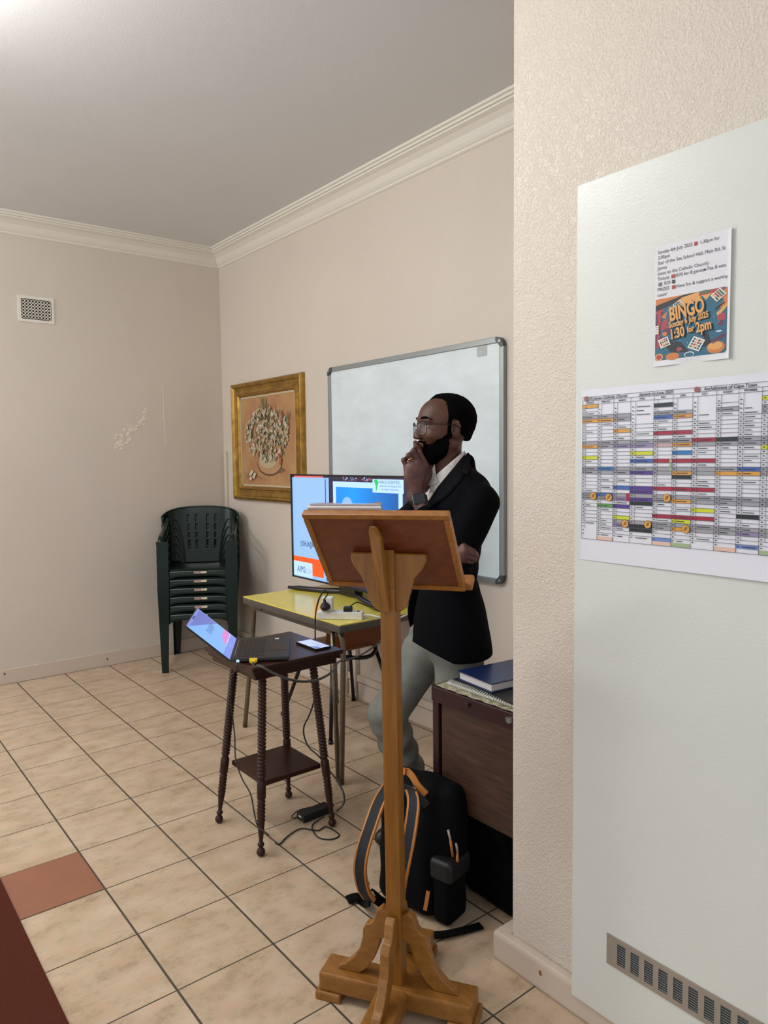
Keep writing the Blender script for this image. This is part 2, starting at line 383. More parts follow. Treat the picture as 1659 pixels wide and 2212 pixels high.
for k in range(7): f.box((.0035, yc, cz0+(cz1-cz0)*k/6), (.005, cy1-cy0, .0085))
f.build('grid', t)
f = MB(mat('vent_hole_shade', '#0b0a09', .9)); f.box((.0003, yc, zc), (.0005, cy1-cy0, cz1-cz0)); f.build('shade_backing', t)  # black sheet on the solid wall, painting the shade inside the square holes

# rug
m_rug = mat('red_brown_carpet', '#5c2f22', 1, spec=.1, noise=.35, nscale=260, bump=.8, bscale=420)
f = MB(m_rug); f.box((3.1, -3.2, .004), (2.9, 2.12, .008), bev=.003); tag(f.build('rug', loc=(3.1, -3.2, 0)), 'red-brown short pile carpet laid over the beige tiles at lower left', 'rug')

# ------------------------------------------------------------------ painting
def wallrect(tl, br, y=0.):
    a = onp(1, y, *tl); b = onp(1, y, *br); return a[0], b[0], b[2], a[2]
yf = -.035
pc = [onp(1, yf, *p) for p in ((493, 833), (648, 803), (655, 1085), (507, 1083))]
px0, px1, pz0, pz1 = (pc[0][0]+pc[3][0])/2, (pc[1][0]+pc[2][0])/2, (pc[2][2]+pc[3][2])/2, (pc[0][2]+pc[1][2])/2
t = thing('framed_painting', 'gilt-framed oil painting of white flowers in a bowl', 'painting', ((px0+px1)/2, 0, pz0))
m_gold = mat('antique_gold', '#c2994a', .32, metal=.85, noise=.35, nscale=18, col2='#8a6a34', bump=.15, bscale=90)
f = MB(m_gold); FW = .105
pf = [(0, 0), (0, .022), (.006, .033), (.018, .036), (.03, .030), (.036, .022), (.06, .014), (.078, .014), (.083, .024), (.092, .024), (.1, .012), (.105, .010), (.105, 0)]
cs = [(px0, pz0, 1, 1), (px1, pz0, -1, 1), (px1, pz1, -1, -1), (px0, pz1, 1, -1)]
rg = [[f.bm.verts.new((cx+sx*d, -h, cz+sz*d)) for d, h in pf] for cx, cz, sx, sz in cs]
for i in range(4):
    for j in range(len(pf)-1): f.bm.faces.new((rg[i][j], rg[(i+1) % 4][j], rg[(i+1) % 4][j+1], rg[i][j+1]))
bmesh.ops.recalc_face_normals(f.bm, faces=f.bm.faces); f.build('frame', t)
f = MB(mat('cream_slip', '#b9aa8c', .6)); w0 = .105; w1 = .118
for x, z, sx, sz in (((px0+px1)/2, pz0+(w0+w1)/2, px1-px0-2*w0, w1-w0), ((px0+px1)/2, pz1-(w0+w1)/2, px1-px0-2*w0, w1-w0), (px0+(w0+w1)/2, (pz0+pz1)/2, w1-w0, pz1-pz0-2*w0), (px1-(w0+w1)/2, (pz0+pz1)/2, w1-w0, pz1-pz0-2*w0)):
    f.box((x, -.007, z), (sx, .008, sz))
f.build('slip', t)
qx0, qx1, qz0, qz1 = px0+w1, px1-w1, pz0+w1, pz1-w1; QW, QH = qx1-qx0, qz1-qz0
f = MB(mat('oil_ground', '#b3905f', .6, noise=.3, nscale=5, col2='#a06a4a', bump=.3, bscale=50)); f.box(((qx0+qx1)/2, -.004, (qz0+qz1)/2), (QW, .006, QH)); f.build('canvas', t)
fm = [mat('oil_'+n, c, .55, noise=.2, nscale=60, bump=.4, bscale=150) for n, c in (('cream', '#b9ab88'), ('white', '#cfc6b2'), ('pink', '#b98a78'), ('sage', '#6f7550'), ('olive', '#5c5638'), ('rose', '#b06458'), ('clay', '#b98f68'), ('clay_dark', '#6d4a36'), ('umber', '#7d5f40'))]
f = MB(*fm)
def Q(s, v, k=0): return (qx0+QW*s, -.0075-k*.00015, qz0+QH*v)
NB = [0]
def blob(s, v, rx, rz, mi, k, ang=0, n=8):
    NB[0] += 1; o = Q(s, v, NB[0]*.075); f.poly([(o[0]+math.cos(a)*rx*math.cos(ang)-math.sin(a)*rz*math.sin(ang), o[1], o[2]+math.cos(a)*rx*math.sin(ang)+math.sin(a)*rz*math.cos(ang)) for a in [2*math.pi*j/n for j in range(n)]], mi=mi)
blob(.62, .17, .16, .028, 8, 0); blob(.53, .235, .175, .085, 7, 1, n=20); blob(.53, .25, .165, .080, 6, 2, n=20); blob(.50, .27, .12, .05, 0, 2.5, n=16)
for k in range(46):
    a = random.uniform(0, 6.28); r = random.uniform(.75, 1.05); blob(.5+.40*r*math.cos(a), .58+.30*r*math.sin(a), random.uniform(.02, .045), random.uniform(.006, .012), random.choice((3, 4, 3)), 3, random.uniform(.6, 2.4))
for k in range(60):
    a = random.uniform(0, 6.28); r = math.sqrt(random.random()); blob(.5+.34*r*math.cos(a), .57+.25*r*math.sin(a), random.uniform(.02, .04), random.uniform(.012, .03), random.choice((4, 8, 3, 4)), 4, random.uniform(0, 3))
kk = 5
for k in range(270):
    a = random.uniform(0, 6.28); r = math.sqrt(random.random()); s = .5+.41*r*math.cos(a); v = .57+.31*r*math.sin(a)*(1-.15*math.cos(a)**2)
    mi = random.choices((0, 1, 2), (5, 4, 1.6))[0]; R_ = random.uniform(.006, .0135)
    for j in range(4):
        aa = j*1.57+random.uniform(-.4, .4); blob(s+math.cos(aa)*R_*.8/QW, v+math.sin(aa)*R_*.8/QH, R_*.75, R_*.6, mi, kk, aa)
    blob(s, v, R_*.25, R_*.25, 8, kk+.4); kk += .05
for s, v in ((.78, .80), (.80, .76), (.78, .71), (.74, .33), (.76, .29), (.75, .25)): blob(s, v, .014, .018, 5, kk)
for s, v in ((.2, .12), (.26, .09), (.23, .15), (.28, .12), (.2, .07)):
    for j in range(4): blob(s+math.cos(j*1.57)*.014, v+math.sin(j*1.57)*.010, .010, .008, 1, kk)
blob(.38, .085, .05, .003, 4, kk, -.3); blob(.14, .11, .04, .005, 3, kk, .5); blob(.45, .93, .012, .05, 3, kk, .3); blob(.5, .92, .01, .045, 3, kk, -.2); blob(.9, .74, .01, .05, 3, kk, -.3)
f.build('painted_flowers', t)

# ------------------------------------------------------------------ whiteboard
yb = -.02; a = onp(1, yb, 708, 796); b = onp(1, yb, 1090, 727); c = onp(1, yb, 1085, 1264)
bx0, bx1, bz1, bz0 = a[0], (b[0]+c[0])/2+.003, (a[2]+b[2])/2+.004, c[2]
t = thing('whiteboard', 'white dry-erase board with grey aluminium frame behind the man', 'whiteboard', ((bx0+bx1)/2, 0, bz0))
m_wb = mat('whiteboard_enamel', '#dde8ee', .16, noise=.09, nscale=3.5, col2='#ccd8da', stretch=(1, 1, 2.2))
m_alu = mat('aluminium', '#93999a', .35, metal=.5)
f = MB(m_wb); f.box(((bx0+bx1)/2, -.010, (bz0+bz1)/2), (bx1-bx0-.03, .012, bz1-bz0-.03)); f.build('panel', t)
f = MB(m_alu); fw = .028
for x, z, sx, sz in (((bx0+bx1)/2, bz1-fw/2, bx1-bx0-.09, fw), ((bx0+bx1)/2, bz0+fw/2, bx1-bx0-.09, fw), (bx0+fw/2, (bz0+bz1)/2, fw, bz1-bz0-.09), (bx1-fw/2, (bz0+bz1)/2, fw, bz1-bz0-.09)):
    f.box((x, -.0125, z), (sx, .023, sz), bev=.003)
f.build('frame', t)
m_cap = mat('corner_plastic', '#3e4546', .3)
for cx, cz, sx, sz in ((bx0, bz0, 1, 1), (bx1, bz0, -1, 1), (bx0, bz1, 1, -1), (bx1, bz1, -1, -1)):
    f = MB(m_cap, m_alu); o = [(cx+sx*.047*(1-math.sin(q)), cz+sz*.047*(1-math.cos(q))) for q in np.linspace(0, math.pi/2, 7)]
    f.prism([(x, -.0015, z) for x, z in o]+[(cx+sx*.016, -.0015, cz+sz*.05), (cx+sx*.05, -.0015, cz+sz*.016)], (0, -.026, 0))
    f.tube([(cx+sx*.022, -.027, cz+sz*.022), (cx+sx*.022, -.0295, cz+sz*.022)], .007, mi=1); f.build('corner_cap', t, label='dark plastic corner cap with a screw')
a = onp(1, -.017, 1030, 747); b = onp(1, -.017, 1052, 765); f = MB(mat('grey_sticker', '#b3bbb8', .5, noise=.2, nscale=60)); f.box(((a[0]+b[0])/2, -.0165, (a[2]+b[2])/2), (b[0]-a[0], .001, .062)); f.build('sticker', t, label='faded grey sticker')

# ------------------------------------------------------------------ yellow table
m_yel = mat('yellow_laminate', '#e2cf55', .22, noise=.08, nscale=9, coat=.2)
m_edge = mat('dark_edge_band', '#4f4a43', .4, noise=.25, nscale=50)
m_tub = mat('bronze_tube', '#7c6f5e', .28, metal=.8, noise=.3, nscale=30)
TZ = .73; tx0, tx1, ty0, ty1 = 1.745, 2.668, -.772, -.165
t = thing('yellow_table', 'yellow laminate-topped table with bronze tube legs under the television', 'table', ((tx0+tx1)/2, (ty0+ty1)/2, 0))
f = MB(m_yel); f.box(((tx0+tx1)/2, (ty0+ty1)/2, TZ-.004), (tx1-tx0-.006, ty1-ty0-.006, .008), bev=.002); f.build('tabletop', t, label='yellow laminate top')
f = MB(m_edge); f.box(((tx0+tx1)/2, (ty0+ty1)/2, TZ-.022), (tx1-tx0, ty1-ty0, .036), bev=.008); f.build('edge_band', t, label='dark ribbed edge')
for y_ in (ty0+.05, ty1-.05): f = MB(m_edge); f.box(((tx0+tx1)/2, y_, TZ-.055), (tx1-tx0-.1, .02, .035)); f.build('apron', t)
for sx in (0, 1):
    for sy in (0, 1):
        x = (tx0, tx1)[sx]; y_ = (ty0, ty1)[sy]; dx = 1-2*sx; dy = 1-2*sy; f = MB(m_tub)
        f.tube(bez([(x+dx*.14, y_+dy*.045, TZ-.052), (x+dx*.075, y_+dy*.045, TZ-.055), (x+dx*.045, y_+dy*.045, TZ-.09), (x+dx*.035, y_+dy*.04, TZ-.2), (x-dx*.0, y_-dy*.005, 0.001)], 5), .0125); f.build('leg', t)
        if sx == 1 and sy == 0:
            f = MB(m_tub); f.tube([(x+dx*.09, y_+dy*.02, TZ-.05), (x+dx*.075, y_+dy*.02, .35), (x+dx*.03, y_-dy*.0, 0.001)], .0115); f.build('leg', t)

# moulded chair pushed under the table
m_orange = mat('orange_brown_plastic', '#7a3b16', .35, noise=.15, nscale=5); m_blk = mat('black_metal', '#111214', .35, metal=.3)
t = thing('moulded_chair', 'orange-brown moulded chair with black splayed legs, tucked beneath the yellow table', 'chair', (2.0, -.3, 0))
f = MB(m_orange)
def shell(u, v):
    yy = -.52+.44*v; cz = 1-(2*v-1)**2
    if u < .5: q = u/.5; return (1.80+.36*q, yy, .45-.03*math.sin(q*3.1)*cz+(.012 if q < .1 else 0)-.02*(q < .05))
    q = (u-.5)/.5; return (2.16+.05*math.sin(q*1.57)+.035*cz-.02, yy, .445+.22*q)
f.grid(shell, 16, 10); o = f.build('seat_shell', t); sol = o.modifiers.new('thickness', 'SOLIDIFY'); sol.thickness = .008; o.modifiers.new('soft', 'SUBSURF').render_levels = 1
for fx_, fy_, tx_, ty_ in ((1.72, -.52, 1.88, -.44), (1.78, -.06, 1.88, -.16), (2.25, -.55, 2.12, -.44), (2.22, -.06, 2.12, -.16)):
    f = MB(m_blk); f.tube([(tx_, ty_, .435), (fx_, fy_, .002)], .0105); f.tube([(fx_, fy_, .001), (fx_, fy_, .02)], .013); f.build('leg', t)
f = MB(m_blk); f.tube(bez([(1.86, -.45, .43), (2.1, -.46, .425), (2.24, -.3, .41), (2.1, -.14, .425), (1.86, -.14, .43)], 6), .011); f.build('seat_frame', t)

# ------------------------------------------------------------------ television
tv = basis((2.142, -.36, TZ), (1, 0, 0), (0, 1, 0), (0, 0, 1)); TW, TH, TB = 1.075, .607, .048
t = thing('television', 'flat-screen television with a blue slide on screen, standing on the yellow table', 'television', (2.142, -.36, TZ))
m_bez = mat('tv_black', '#0c0c10', .2); m_tvb = mat('tv_back', '#15151a', .5)
f = MB(m_tvb); f.box((0, .018, TB+TH/2), (TW, .03, TH), tv, bev=.004); f.box((0, .045, TB+TH*.42), (TW*.6, .035, TH*.5), tv, bev=.012); f.build('casing', t)
f = MB(m_bez); b_ = .009
for x, z, sx, sz in ((0, TB+b_/2, TW, b_), (0, TB+TH-b_/2, TW, b_), (-TW/2+b_/2, TB+TH/2, b_, TH), (TW/2-b_/2, TB+TH/2, b_, TH)): f.box((x, -.0015, z), (sx, .013, sz), tv)
f.build('bezel', t)
f = MB(m_bez)
for s in (-1, 1):
    pth = bez([(s*.02, .035, .022), (s*.08, .012, .020), (s*.2, -.035, .014), (s*.42, -.105, .010)], 6); f.tube(pth, [.022]*3+[.016]*(len(pth)-5)+[.011, .009], tv, seg=8)
f.box((0, .03, .028), (.15, .06, .05), tv, bev=.012); f.build('stand', t)
def em(name, col, s=1.2):
    g = G(name); c = hexc(col); g.B(Base_Color=c4([x*.03 for x in c]), Roughness=.25, Emission_Color=c4(c), Emission_Strength=s); return g.m
SC = [em('screen_'+n, c) for n, c in (('pale', '#8db9f2'), ('white', '#b9dcff'), ('dark', '#2b2440'), ('blue', '#0f84e4'), ('orange', '#f2591c'), ('pink', '#a0607a'), ('navy', '#0f2f66'), ('green', '#12c46a'), ('text', '#33405e'), ('grey', '#93bbee'), ('red', '#e2605c'), ('deep', '#0b5fb4'))]
SC += [em('screen_blend_'+str(k), '#%02x%02x%02x' % (int(20-8*abs(k-6)/16), int(150-62*max(0, k-6)/16-12*max(0, 6-k)/6), int(238-75*max(0, k-8)/14))) for k in range(24)]
PALE, WHT, DRK, BLU, ORG, PNK, NVY, GRN, TXT, GRY, RED, DEEP = range(12)
f = MB(*SC); f.poly([(-TW/2+b_, -.0005, TB+b_), (TW/2-b_, -.0005, TB+b_), (TW/2-b_, -.0005, TB+TH-b_), (-TW/2+b_, -.0005, TB+TH-b_)], tv, mi=DRK); scr = f.build('screen', t, label='lit screen')
def sq(f, x0, z0, x1, z1, mi, k=1, M=tv):                   # x 0..1 left to right, z 0..1 bottom to top
    X = lambda a: -TW/2+b_+(TW-2*b_)*a; Z = lambda a: TB+b_+(TH-2*b_)*a
    f.poly([(X(x0), -.0005-.0001*k, Z(z0)), (X(x1), -.0005-.0001*k, Z(z0)), (X(x1), -.0005-.0001*k, Z(z1)), (X(x0), -.0005-.0001*k, Z(z1))], M, mi=mi)
f = MB(*SC)
sq(f, 0, 0, .36, .985, PALE); sq(f, .02, .985, .31, 1, RED, 2); sq(f, .325, 0, .332, .975, NVY, 2); sq(f, .03, .02, .325, .975, GRY, 1.5); sq(f, .0, .14, .31, .20, ORG, 2); sq(f, .19, .03, .30, .155, ORG, 2.5); sq(f, 0, .005, .19, .15, WHT, 3)
sq(f, .398, .12, .955, .955, WHT)
for k in range(22): sq(f, .425+.5*k/22, .16, .425+.5*(k+1)/22, .905, len(SC)-24+k, 2)
sq(f, .732, .87, .963, .985, WHT, 3)
def sx_(a): return -TW/2+b_+(TW-2*b_)*a
def sz_(a): return TB+b_+(TH-2*b_)*a
f.poly([(sx_(.522)+.055*math.cos(q), -.0009, sz_(.71)+.065*math.sin(q)) for q in np.linspace(0, 6.2, 18)], tv, mi=PALE)
f.poly([(sx_(x), -.001, sz_(z)) for x, z in ((.742, .975), (.762, .985), (.780, .96), (.770, .93), (.766, .89), (.758, .89), (.756, .93))], tv, mi=GRN)
for k in range(150):
    x = random.uniform(.48, .72); z = random.uniform(.962, .99)
    if k % 3 == 0: x = random.uniform(.365, .39); z = random.uniform(.4, .75)
    if k % 3 == 1: x = random.uniform(.35, .75); z = random.uniform(.01, .09)
    sq(f, x, z, x+random.uniform(.004, .012), z+random.uniform(.006, .02), random.choice((PNK, PNK, GRY, DRK)), 2)
f.build('slide_picture', scr)
f = MB(SC[TXT], SC[NVY]); TM = lambda x, z: tv @ Matrix.Translation((sx_(x), -.0013, sz_(z))) @ Matrix.Rotation(math.pi/2, 4, 'X')
f.text('JOSHUA@AIMS', .042, TM(.075, .31), sx=.62, bold=.0006); f.text('AIMS', .052, TM(.035, .045), mi=1, sx=.8)
for k, s in enumerate(('African Institute for', 'Mathematical Sciences', 'SOUTH AFRICA')): f.text(s, .0085, TM(.118, .082-.020*k))
f.text('AFRICA SCIENTIFIC', .021, TM(.785, .948), sx=.9); f.text('Leadership, Knowledge & Skills', .0135, TM(.785, .921)); f.text('For Global Transformation', .0125, TM(.80, .893))
f.build('slide_lettering', scr)

# power strip on the table
M_ = basis((2.6, -.715, TZ), (.84, .54, 0), (-.54, .84, 0), (0, 0, 1))
pa = onp(2, TZ, 684, 1338); pb = onp(2, TZ, 782, 1340); dv = (pb-pa); L_ = float(np.linalg.norm(dv)); dv /= L_; M_ = basis(pa+np.array([-dv[1], dv[0], 0])*.0, tuple(dv), (-dv[1], dv[0], 0), (0, 0, 1))
m_wp = mat('white_plastic', '#d9d6cc', .35); m_bp = mat('black_rubber', '#121316', .5)
t = thing('power_strip', 'white multi-socket power strip on the yellow tabletop', 'power strip', pa)
f = MB(m_wp); f.box((L_/2, .028, .0175), (L_, .055, .034), M_, bev=.004); f.build('body', t)
for k in range(4):
    f = MB(m_bp)
    for dx, dy in ((-.008, -.006), (.008, -.006), (0, .01)): f.tube([(L_*(.13+.24*k)+dx, .03+dy, .034), (L_*(.13+.24*k)+dx, .03+dy, .0352)], .0035, M_, seg=8)
    f.build('socket', t)
f = MB(em('red_lamp', '#7a1208', .5)); f.box((L_-.022, .03, .0355), (.012, .018, .004), M_); f.build('switch', t, label='red rocker switch')
f = MB(m_wp); o = M_ @ Vector((L_, .03, .015)); f.tube(bez([o, o+Vector((.03, .015, .006)), o+Vector((.07, .05, -.004)), o+Vector((.11, .13, -.009)), o+Vector((.0, .36, -.009))], 8), .0042); f.build('cable', t)
t = thing('plug_adapter', 'tall white plug adapter at the left end of the power strip', 'plug adapter', M_ @ Vector((L_*.22, .03, .035)))
f = MB(m_wp); f.box((L_*.22, .03, .035+.033), (.05, .045, .066), M_, bev=.004); f.build('body', t)
t = thing('power_cable', 'black mains cable looping from the plug adapter down to the floor', 'cable', (2.6, -.75, 0))
f = MB(m_bp); f.lathe([(.004, -.012), (.021, -.010), (.024, 0), (.018, .012), (.009, .016), (.006, .04)], M_ @ Matrix.Translation((L_*.2, -.003, .062)) @ Matrix.Rotation(math.radians(28), 4, 'X')); f.build('plug', t)
o = M_ @ Vector((L_*.2, -.02, .10))
pth = [o, at(708, 1282, 3.02), at(702, 1275, 3.02), at(694, 1284, 2.98), at(686, 1304, 2.95), onp(1, -.80, 681, 1335), onp(1, -.85, 681, 1400), onp(1, -.86, 679, 1440), onp(1, -.86, 681, 1480), onp(1, -.87, 678, 1515), onp(1, -.88, 668, 1545), onp(1, -.9, 657, 1568), onp(1, -.9, 657, 1590), onp(1, -.9, 668, 1615), onp(1, -.9, 690, 1635), onp(1, -.9, 712, 1665), at(731, 1690, 2.62), at(743, 1718, 2.52), at(741, 1738, 2.46)]
pth = [Vector([float(x) for x in p]) for p in pth]; e_ = onp(2, .02, 728, 1752); pth.append(Vector(e_)); f = MB(m_bp); f.tube(bez(pth, 8), .0036, seg=8); f.build('lead', t)
t = thing('television_plug', 'black angled plug in the right half of the power strip', 'plug', M_ @ Vector((L_*.67, .03, .035)))
f = MB(m_bp); f.box((L_*.67, .03, .046), (.04, .03, .022), M_, bev=.005); f.build('body', t)
f = MB(m_bp); o = M_ @ Vector((L_*.72, .035, .058)); f.tube(bez([o, o+Vector((.0, .04, .012)), o+Vector((-.02, .12, -.02)), Vector((2.45, -.40, TZ+.006)), Vector((2.3, -.25, TZ+.02))], 8), .003, seg=8); f.build('lead', t)

# ------------------------------------------------------------------ turned side table
m_mah = mat('dark_mahogany', '#371a12', .35, spec=.3, noise=.4, nscale=6, stretch=(1, 8, 8), coat=.1)
SZ = .722; sx0, sx1, sy0, sy1 = 2.585, 2.988, -1.38, -.978; scx, scy = (sx0+sx1)/2, (sy0+sy1)/2
t = thing('side_table', 'small square dark wooden side table with bobbin-turned splayed legs and lower shelf', 'table', (scx, scy, 0))
f = MB(m_mah); f.box((scx, scy, SZ-.009), (sx1-sx0, sy1-sy0, .018), bev=.005); f.box((scx, scy, SZ-.026), (sx1-sx0-.02, sy1-sy0-.02, .018), bev=.005); f.box((scx, scy, SZ-.045), (sx1-sx0-.045, sy1-sy0-.045, .022), bev=.003); f.build('tabletop', t)
f = MB(m_mah); f.box((scx, scy, .245), (.262, .262, .02), bev=.006); f.build('shelf', t)
fc = ((2.632, -1.362), (2.965, -1.353), (2.955, -1.022), (2.628, -1.029))
for (fx_, fy_), (a, b) in zip(fc, ((-1, -1), (1, -1), (1, 1), (-1, 1))):
    T0 = Vector((scx+a*.112, scy+b*.112, SZ-.05)); B0 = Vector((fx_, fy_, 0)); d = T0-B0; L = d.length; prof = [(.003, .0005), (.011, .004), (.016, .012), (.0165, .018), (.013, .027), (.007, .032), (.010, .036), (.0135, .043), (.010, .050), (.007, .053), (.009, .07), (.014, .12)]
    z = .125
    while z < .20: prof += [(.013, z), (.0165, z+.006), (.013, z+.012)]; z += .0135
    prof += [(.012, .205), (.017, .212), (.017, .27), (.012, .277)]; z = .285
    while z < L-.02: prof += [(.0130, z), (.0166, z+.003), (.0168, z+.008), (.0130, z+.011)]; z += .0135
    prof += [(.017, L-.012), (.017, L+.01)]
    f = MB(m_mah); f.lathe(prof, Matrix.Translation(B0) @ d.to_track_quat('Z', 'Y').to_matrix().to_4x4(), seg=16); f.build('leg', t)

# laptop
A_ = onp(2, SZ+.016, 497, 1424); B_ = onp(2, SZ+.016, 512, 1377); h_ = (B_-A_); LW = float(np.linalg.norm(h_)); h_ /= LW; LW = .325; d_ = np.array([-h_[1], h_[0], 0])*-1; LD = .215
if d_[0] < 0: d_ = -d_
LM = basis((A_[0], A_[1], SZ), tuple(h_), tuple(-d_), (0, 0, 1)) if np.cross(h_, -d_)[2] > 0 else basis((A_[0], A_[1], SZ), tuple(h_), tuple(d_), (0, 0, 1)); sg = -1 if np.cross(h_, -d_)[2] > 0 else 1
t = thing('laptop', 'open black laptop with a light blue slide on its screen, on the side table', 'laptop', A_[:2].tolist()+[SZ])
m_lap = mat('laptop_black', '#232325', .45, bump=.05, bscale=400); m_key = mat('laptop_key', '#151517', .4)
f = MB(m_lap); f.box((LW/2, sg*LD/2, .010), (LW, LD, .014), LM, bev=.004); f.build('base', t)
f = MB(m_key)
for r in range(6):
    for c in range(14): f.box((.035+.0188*c, sg*(.028+.0172*r), .0175), (.0158, .0142 if r else .009, .0018), LM, bev=.0008)
f.build('keyboard', t)
f = MB(mat('touchpad', '#1b1b1d', .3)); f.box((LW*.47, sg*.172, .0172), (.105, .066, .0008), LM); f.build('touchpad', t)
f = MB(m_wp); f.box((LW*.86, sg*.165, .0172), (.018, .016, .0006), LM); f.build('sticker', t, label='small white sticker')
f = MB(mat('hinge_silver', '#8f93a8', .3, metal=.6)); f.box((LW/2, sg*.012, .0174), (LW*.72, .003, .001), LM); f.build('hinge_strip', t)
al = math.radians(41); zx = Vector((0, -sg*math.cos(al), math.sin(al))); nrm = Vector((1, 0, 0)).cross(zx)
if nrm.dot(Vector((0, sg, .5))) < 0: nrm = -nrm
SM = LM @ basis((0, 0, .012), (1, 0, 0), tuple(zx), tuple(nrm)) if Vector((1, 0, 0)).cross(zx).dot(nrm) > 0 else LM @ basis((LW, 0, .012), (-1, 0, 0), tuple(zx), tuple(nrm))
flip = not (Vector((1, 0, 0)).cross(zx).dot(nrm) > 0); LS = .208
f = MB(m_lap); f.box((LW/2, LS/2, -.0035), (LW, LS, .006), SM, bev=.002); lid = f.build('lid', t)
f = MB(m_key); f.poly([(.001, .001, .0001), (LW-.001, .001, .0001), (LW-.001, LS-.001, .0001), (.001, LS-.001, .0001)], SM); f.build('bezel', lid)
LC = [em('laptop_'+n, c, .95) for n, c in (('blue', '#7fb2f2'), ('violet', '#7c8be0'), ('shade', '#6472c4'), ('pink', '#e07cc0'), ('pale', '#a9d2ff'), ('text', '#35518c'), ('notch', '#131425'))]
f = MB(*LC)
def lq(pts, mi, k): f.poly([(x*LW, z*LS, .0004+.00015*k) for x, z in pts], SM, mi=mi)
X_ = (lambda x: x) if flip else (lambda x: x)
lq([(.01, .01), (.99, .01), (.99, .985), (.01, .985)], 0, 0)
lq([(.01, .01), (.99, .01), (.99, .16), (.01, .16)], 1, 1)
lq([(.01, .93), (.99, .93), (.99, .985), (.01, .985)], 1, 1)
e0, e1 = (.98, .06) if flip else (.06, .98)
lq([(.1, .93), (.97, .93), (.97, .50)] if not flip else [(.9, .93), (.03, .93), (.03, .50)], 2, 1.5)
lq([(.35, .17), (.96, .17), (.96, .34), (.6, .30)] if not flip else [(.65, .17), (.04, .17), (.04, .34), (.4, .30)], 3, 2)
lq([(.4, .155), (.96, .155), (.96, .175), (.4, .175)] if not flip else [(.6, .155), (.04, .155), (.04, .175), (.6, .175)], 4, 2.5)
lq([(.42, .94), (.58, .94), (.58, .965), (.42, .965)], 6, 3)
scl = f.build('screen', lid, label='lit screen')
f = MB(LC[5], LC[4]); f.text('JOSHUA@AIMS', .034, SM @ Matrix.Translation((LW*.36, LS*.52, .0012)), sx=.6); f.box((LW*.5, LS*.085, .001), (.008, .006, .0004), SM, mi=1); f.build('screen_lettering', scl)
# plugs on the near side of the laptop
def lp(x, y, z): return LM @ Vector((x, sg*y, z))
t = thing('charger_cable', 'thin black charger lead hanging from the laptop corner, its tip glowing white', 'cable', lp(-.012, .03, .01))
f = MB(em('white_lamp', '#bfe9ff', 1.0)); f.lathe([(.003, -.004), (.0055, -.003), (.0055, .003), (.003, .004)], Matrix.Translation(lp(-.006, .028, .009)) @ Matrix.Rotation(1.2, 4, 'Y')); f.build('tip_ring', t, label='glowing white ring')
f = MB(m_bp); q0 = lp(-.012, .028, .006)
pth = [q0, q0+Vector((.006, -.008, -.02)), at(502, 1460, 2.86), at(499, 1500, 2.86), at(502, 1545, 2.87), at(507, 1590, 2.86), at(509, 1640, 2.82), at(522, 1680, 2.72), at(541, 1715, 2.62), at(549, 1755, 2.52), at(558, 1785, 2.45), onp(2, .004, 580, 1803), onp(2, .004, 600, 1824), onp(2, .004, 622, 1806), onp(2, .004, 650, 1790), onp(2, .004, 686, 1794), onp(2, .004, 705, 1786), onp(2, .004, 733, 1803), onp(2, .004, 715, 1813), onp(2, .004, 686, 1808), onp(2, .004, 674, 1785), onp(2, .006, 690, 1770), onp(2, .03, 700, 1765)]
f.tube(bez(pth, 8), .0026, seg=8); f.build('lead', t)
t = thing('display_cable', 'thick dark video cable with a yellow plug, drooping from the laptop towards the television', 'cable', lp(-.012, .09, .01))
f = MB(mat('yellow_plastic', '#e3c313', .35)); o = lp(-.008, .085, .010); f.box((0, 0, 0), (.022, .03, .014), Matrix.Translation(o) @ LM.to_3x3().to_4x4(), bev=.004); f.box((-.014, 0, -.002), (.014, .018, .011), Matrix.Translation(o) @ LM.to_3x3().to_4x4(), bev=.003); f.build('plug', t, label='yellow plug')
pth = [lp(-.025, .085, .008), lp(-.05, .09, -.005), at(560, 1438, 2.56), at(590, 1454, 2.55), at(620, 1466, 2.56), at(650, 1472, 2.6), at(680, 1470, 2.66), at(705, 1460, 2.72), at(722, 1446, 2.78), at(731, 1430, 2.82), at(745, 1427, 2.84), at(775, 1417, 2.9), at(800, 1402, 2.95), at(822, 1385, 3.0), at(850, 1350, 3.05), at(862, 1325, 3.15)]
f = MB(mat('grey_cable', '#3b3730', .45)); pp = bez([Vector([float(a) for a in p]) for p in pth], 8); f.tube(pp, [.0048]*(len(pp)//2)+[.0036]*(len(pp)-len(pp)//2), seg=8); f.build('lead', t)
# charger brick
a, b, c = onp(2, 0, 645, 1768), onp(2, 0, 657, 1780), onp(2, 0, 728, 1752); ax = c-b; bl_ = float(np.linalg.norm(ax)); ax /= bl_
t = thing('charger_brick', 'black laptop charger brick lying on the tiles under the side table', 'charger', b)
BM = basis(b, tuple(ax), (-ax[1], ax[0], 0), (0, 0, 1)); f = MB(m_bp); f.box((.07, .028, .016), (.14, .055, .03), BM, bev=.005); f.build('body', t)
f = MB(m_wp); f.box((.0, .03, .02), (.0012, .018, .008), BM); f.build('label', t, label='small white label')
f = MB(m_bp); f.tube([(.14, .028, .016), (.165, .03, .016)], .008, BM); f.tube(bez([BM @ Vector((.0, .03, .016)), BM @ Vector((-.02, .06, .012)), BM @ Vector((.04, .10, .006)), BM @ Vector((.12, .085, .006)), BM @ Vector((.17, .05, .014))], 8), .0025, seg=8); f.build('lead', t)

